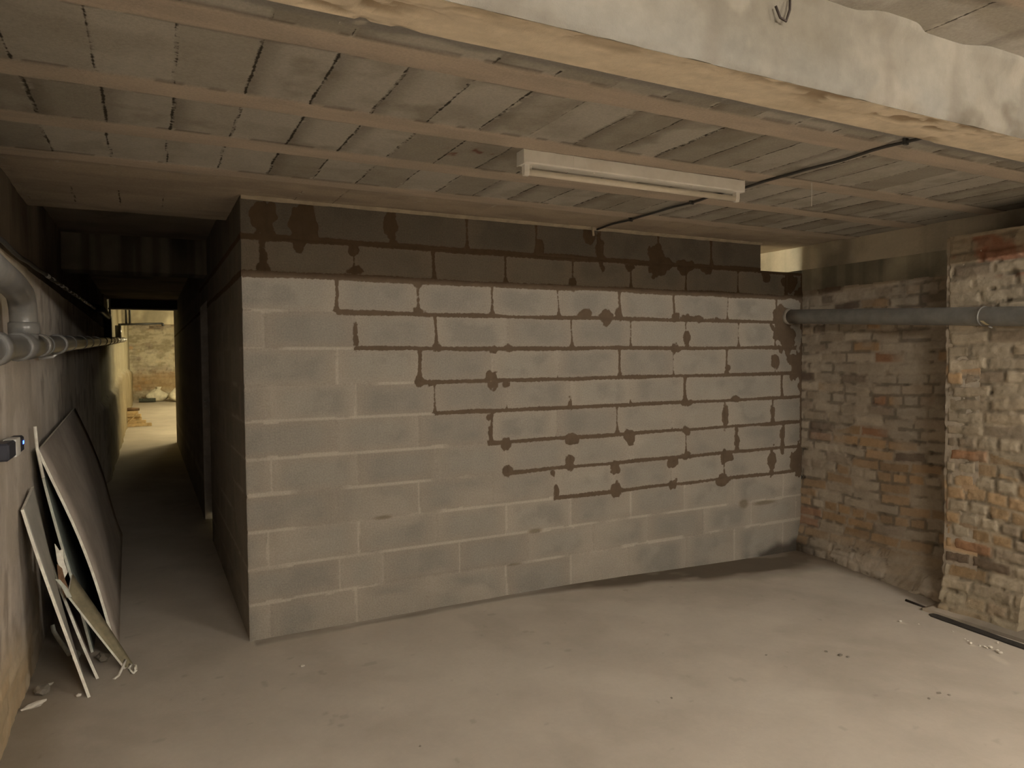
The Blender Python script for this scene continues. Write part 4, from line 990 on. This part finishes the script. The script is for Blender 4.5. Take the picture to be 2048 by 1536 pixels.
def sack(loc, size, seed, label):
    import bmesh
    bm = bmesh.new(); bmesh.ops.create_icosphere(bm, subdivisions=4, radius=1.0); rnd = random.Random(seed); ph = [rnd.uniform(0, 6) for _ in range(8)]
    for v in bm.verts:
        p_ = v.co.copy(); a = math.atan2(p_.y, p_.x)
        k = 1 + 0.06 * math.sin(5 * a + ph[0] + 3 * p_.z) + 0.05 * math.sin(9 * a + ph[1]) * p_.z + 0.08 * math.sin(3 * p_.x + ph[2]) * math.cos(4 * p_.z + ph[3])
        sq = lambda t: math.copysign(abs(t) ** 0.75, t)
        tip = 1 - 0.45 * max(0, p_.z) + 0.0
        v.co = Vector((sq(p_.x) * size[0] * k * tip, sq(p_.y) * size[1] * k * tip, sq(p_.z) * size[2] * (1 + 0.25 * math.sin(2 * a + ph[4]) * max(0, p_.z))))
    zm = min(v.co.z for v in bm.verts)
    for v in bm.verts:
        v.co.z -= zm; v.co.z = max(v.co.z, 0.0)
    me = bpy.data.meshes.new('rubble_sack'); bm.to_mesh(me); bm.free()
    for f_ in me.polygons: f_.use_smooth = True
    o = link_mesh('rubble_sack', me, M['sack']); o.location = loc; tag(o, label, 'sack')
    tm = MB(); n_ = 10      # gathered neck
    zt = max(v.co.z for v in me.vertices)
    rings = [[(r_ * math.cos(6.283 * i / n_) * (1 + 0.3 * math.sin(3 * i)), r_ * math.sin(6.283 * i / n_), z_) for i in range(n_)] for r_, z_ in ((0.10, zt - 0.10), (0.05, zt), (0.09, zt + 0.08))]
    tm.loft(rings, 0, True); nk = tm.build('neck', M['sack']); nk.parent = o; nk.location = (size[0] * 0.2, 0, -0.03)
    return o
sack((-0.22, 22.7, fz(-0.22, 22.7) - 0.01), (0.34, 0.28, 0.20), 3, 'white woven rubble sack by the far stone wall, left of two')
sack((0.52, 22.3, fz(0.52, 22.3) - 0.01), (0.38, 0.30, 0.25), 8, 'white woven rubble sack by the far stone wall, cut by the door jamb')
mb = MB(); pts = []; rr = []
for i in range(49):
    pts.append((-0.75 + 0.5 * i / 48, 22.3, fz(0, 22.3) + 0.075)); rr.append(0.072 if i % 4 < 2 else 0.06)
mb.tube(pts, rr, 14); tag(mb.build('corrugated_pipe', M['corr'], origin=(-0.5, 22.3, fz(0, 22.3))), 'short dark corrugated pipe lying left of the far sacks', 'pipe')
# supply pipe hung under the far beam
hp_ = thing('water_pipe', 'thin dark water pipe hung below the far lit concrete beam', 'pipe', (-0.6, 13.9, 2.4))
mb = MB(); mb.tube([(-1.0, 13.6, 2.36), (-0.5, 13.9, 2.395), (-0.15, 14.1, 2.42)], 0.024, 10); mb.build('pipe_run', M['pvc_dark'], hp_, (-0.6, 13.9, 2.4))
mb = MB(); mb.tube([(-0.15, 14.1, 2.42), (-0.13, 14.1, 2.40), (-0.13, 14.1, 2.36)], 0.03, 10); mb.build('end_cap', M['pvc_dark'], hp_, (-0.6, 13.9, 2.4))
for x in (-0.86, -0.79):
    mb = MB(); mb.tube([(x, 13.72, 2.37), (x, 13.72, 2.95)], 0.022, 8); mb.build('hanger', M['pvc_dark'], hp_, (-0.6, 13.9, 2.4))
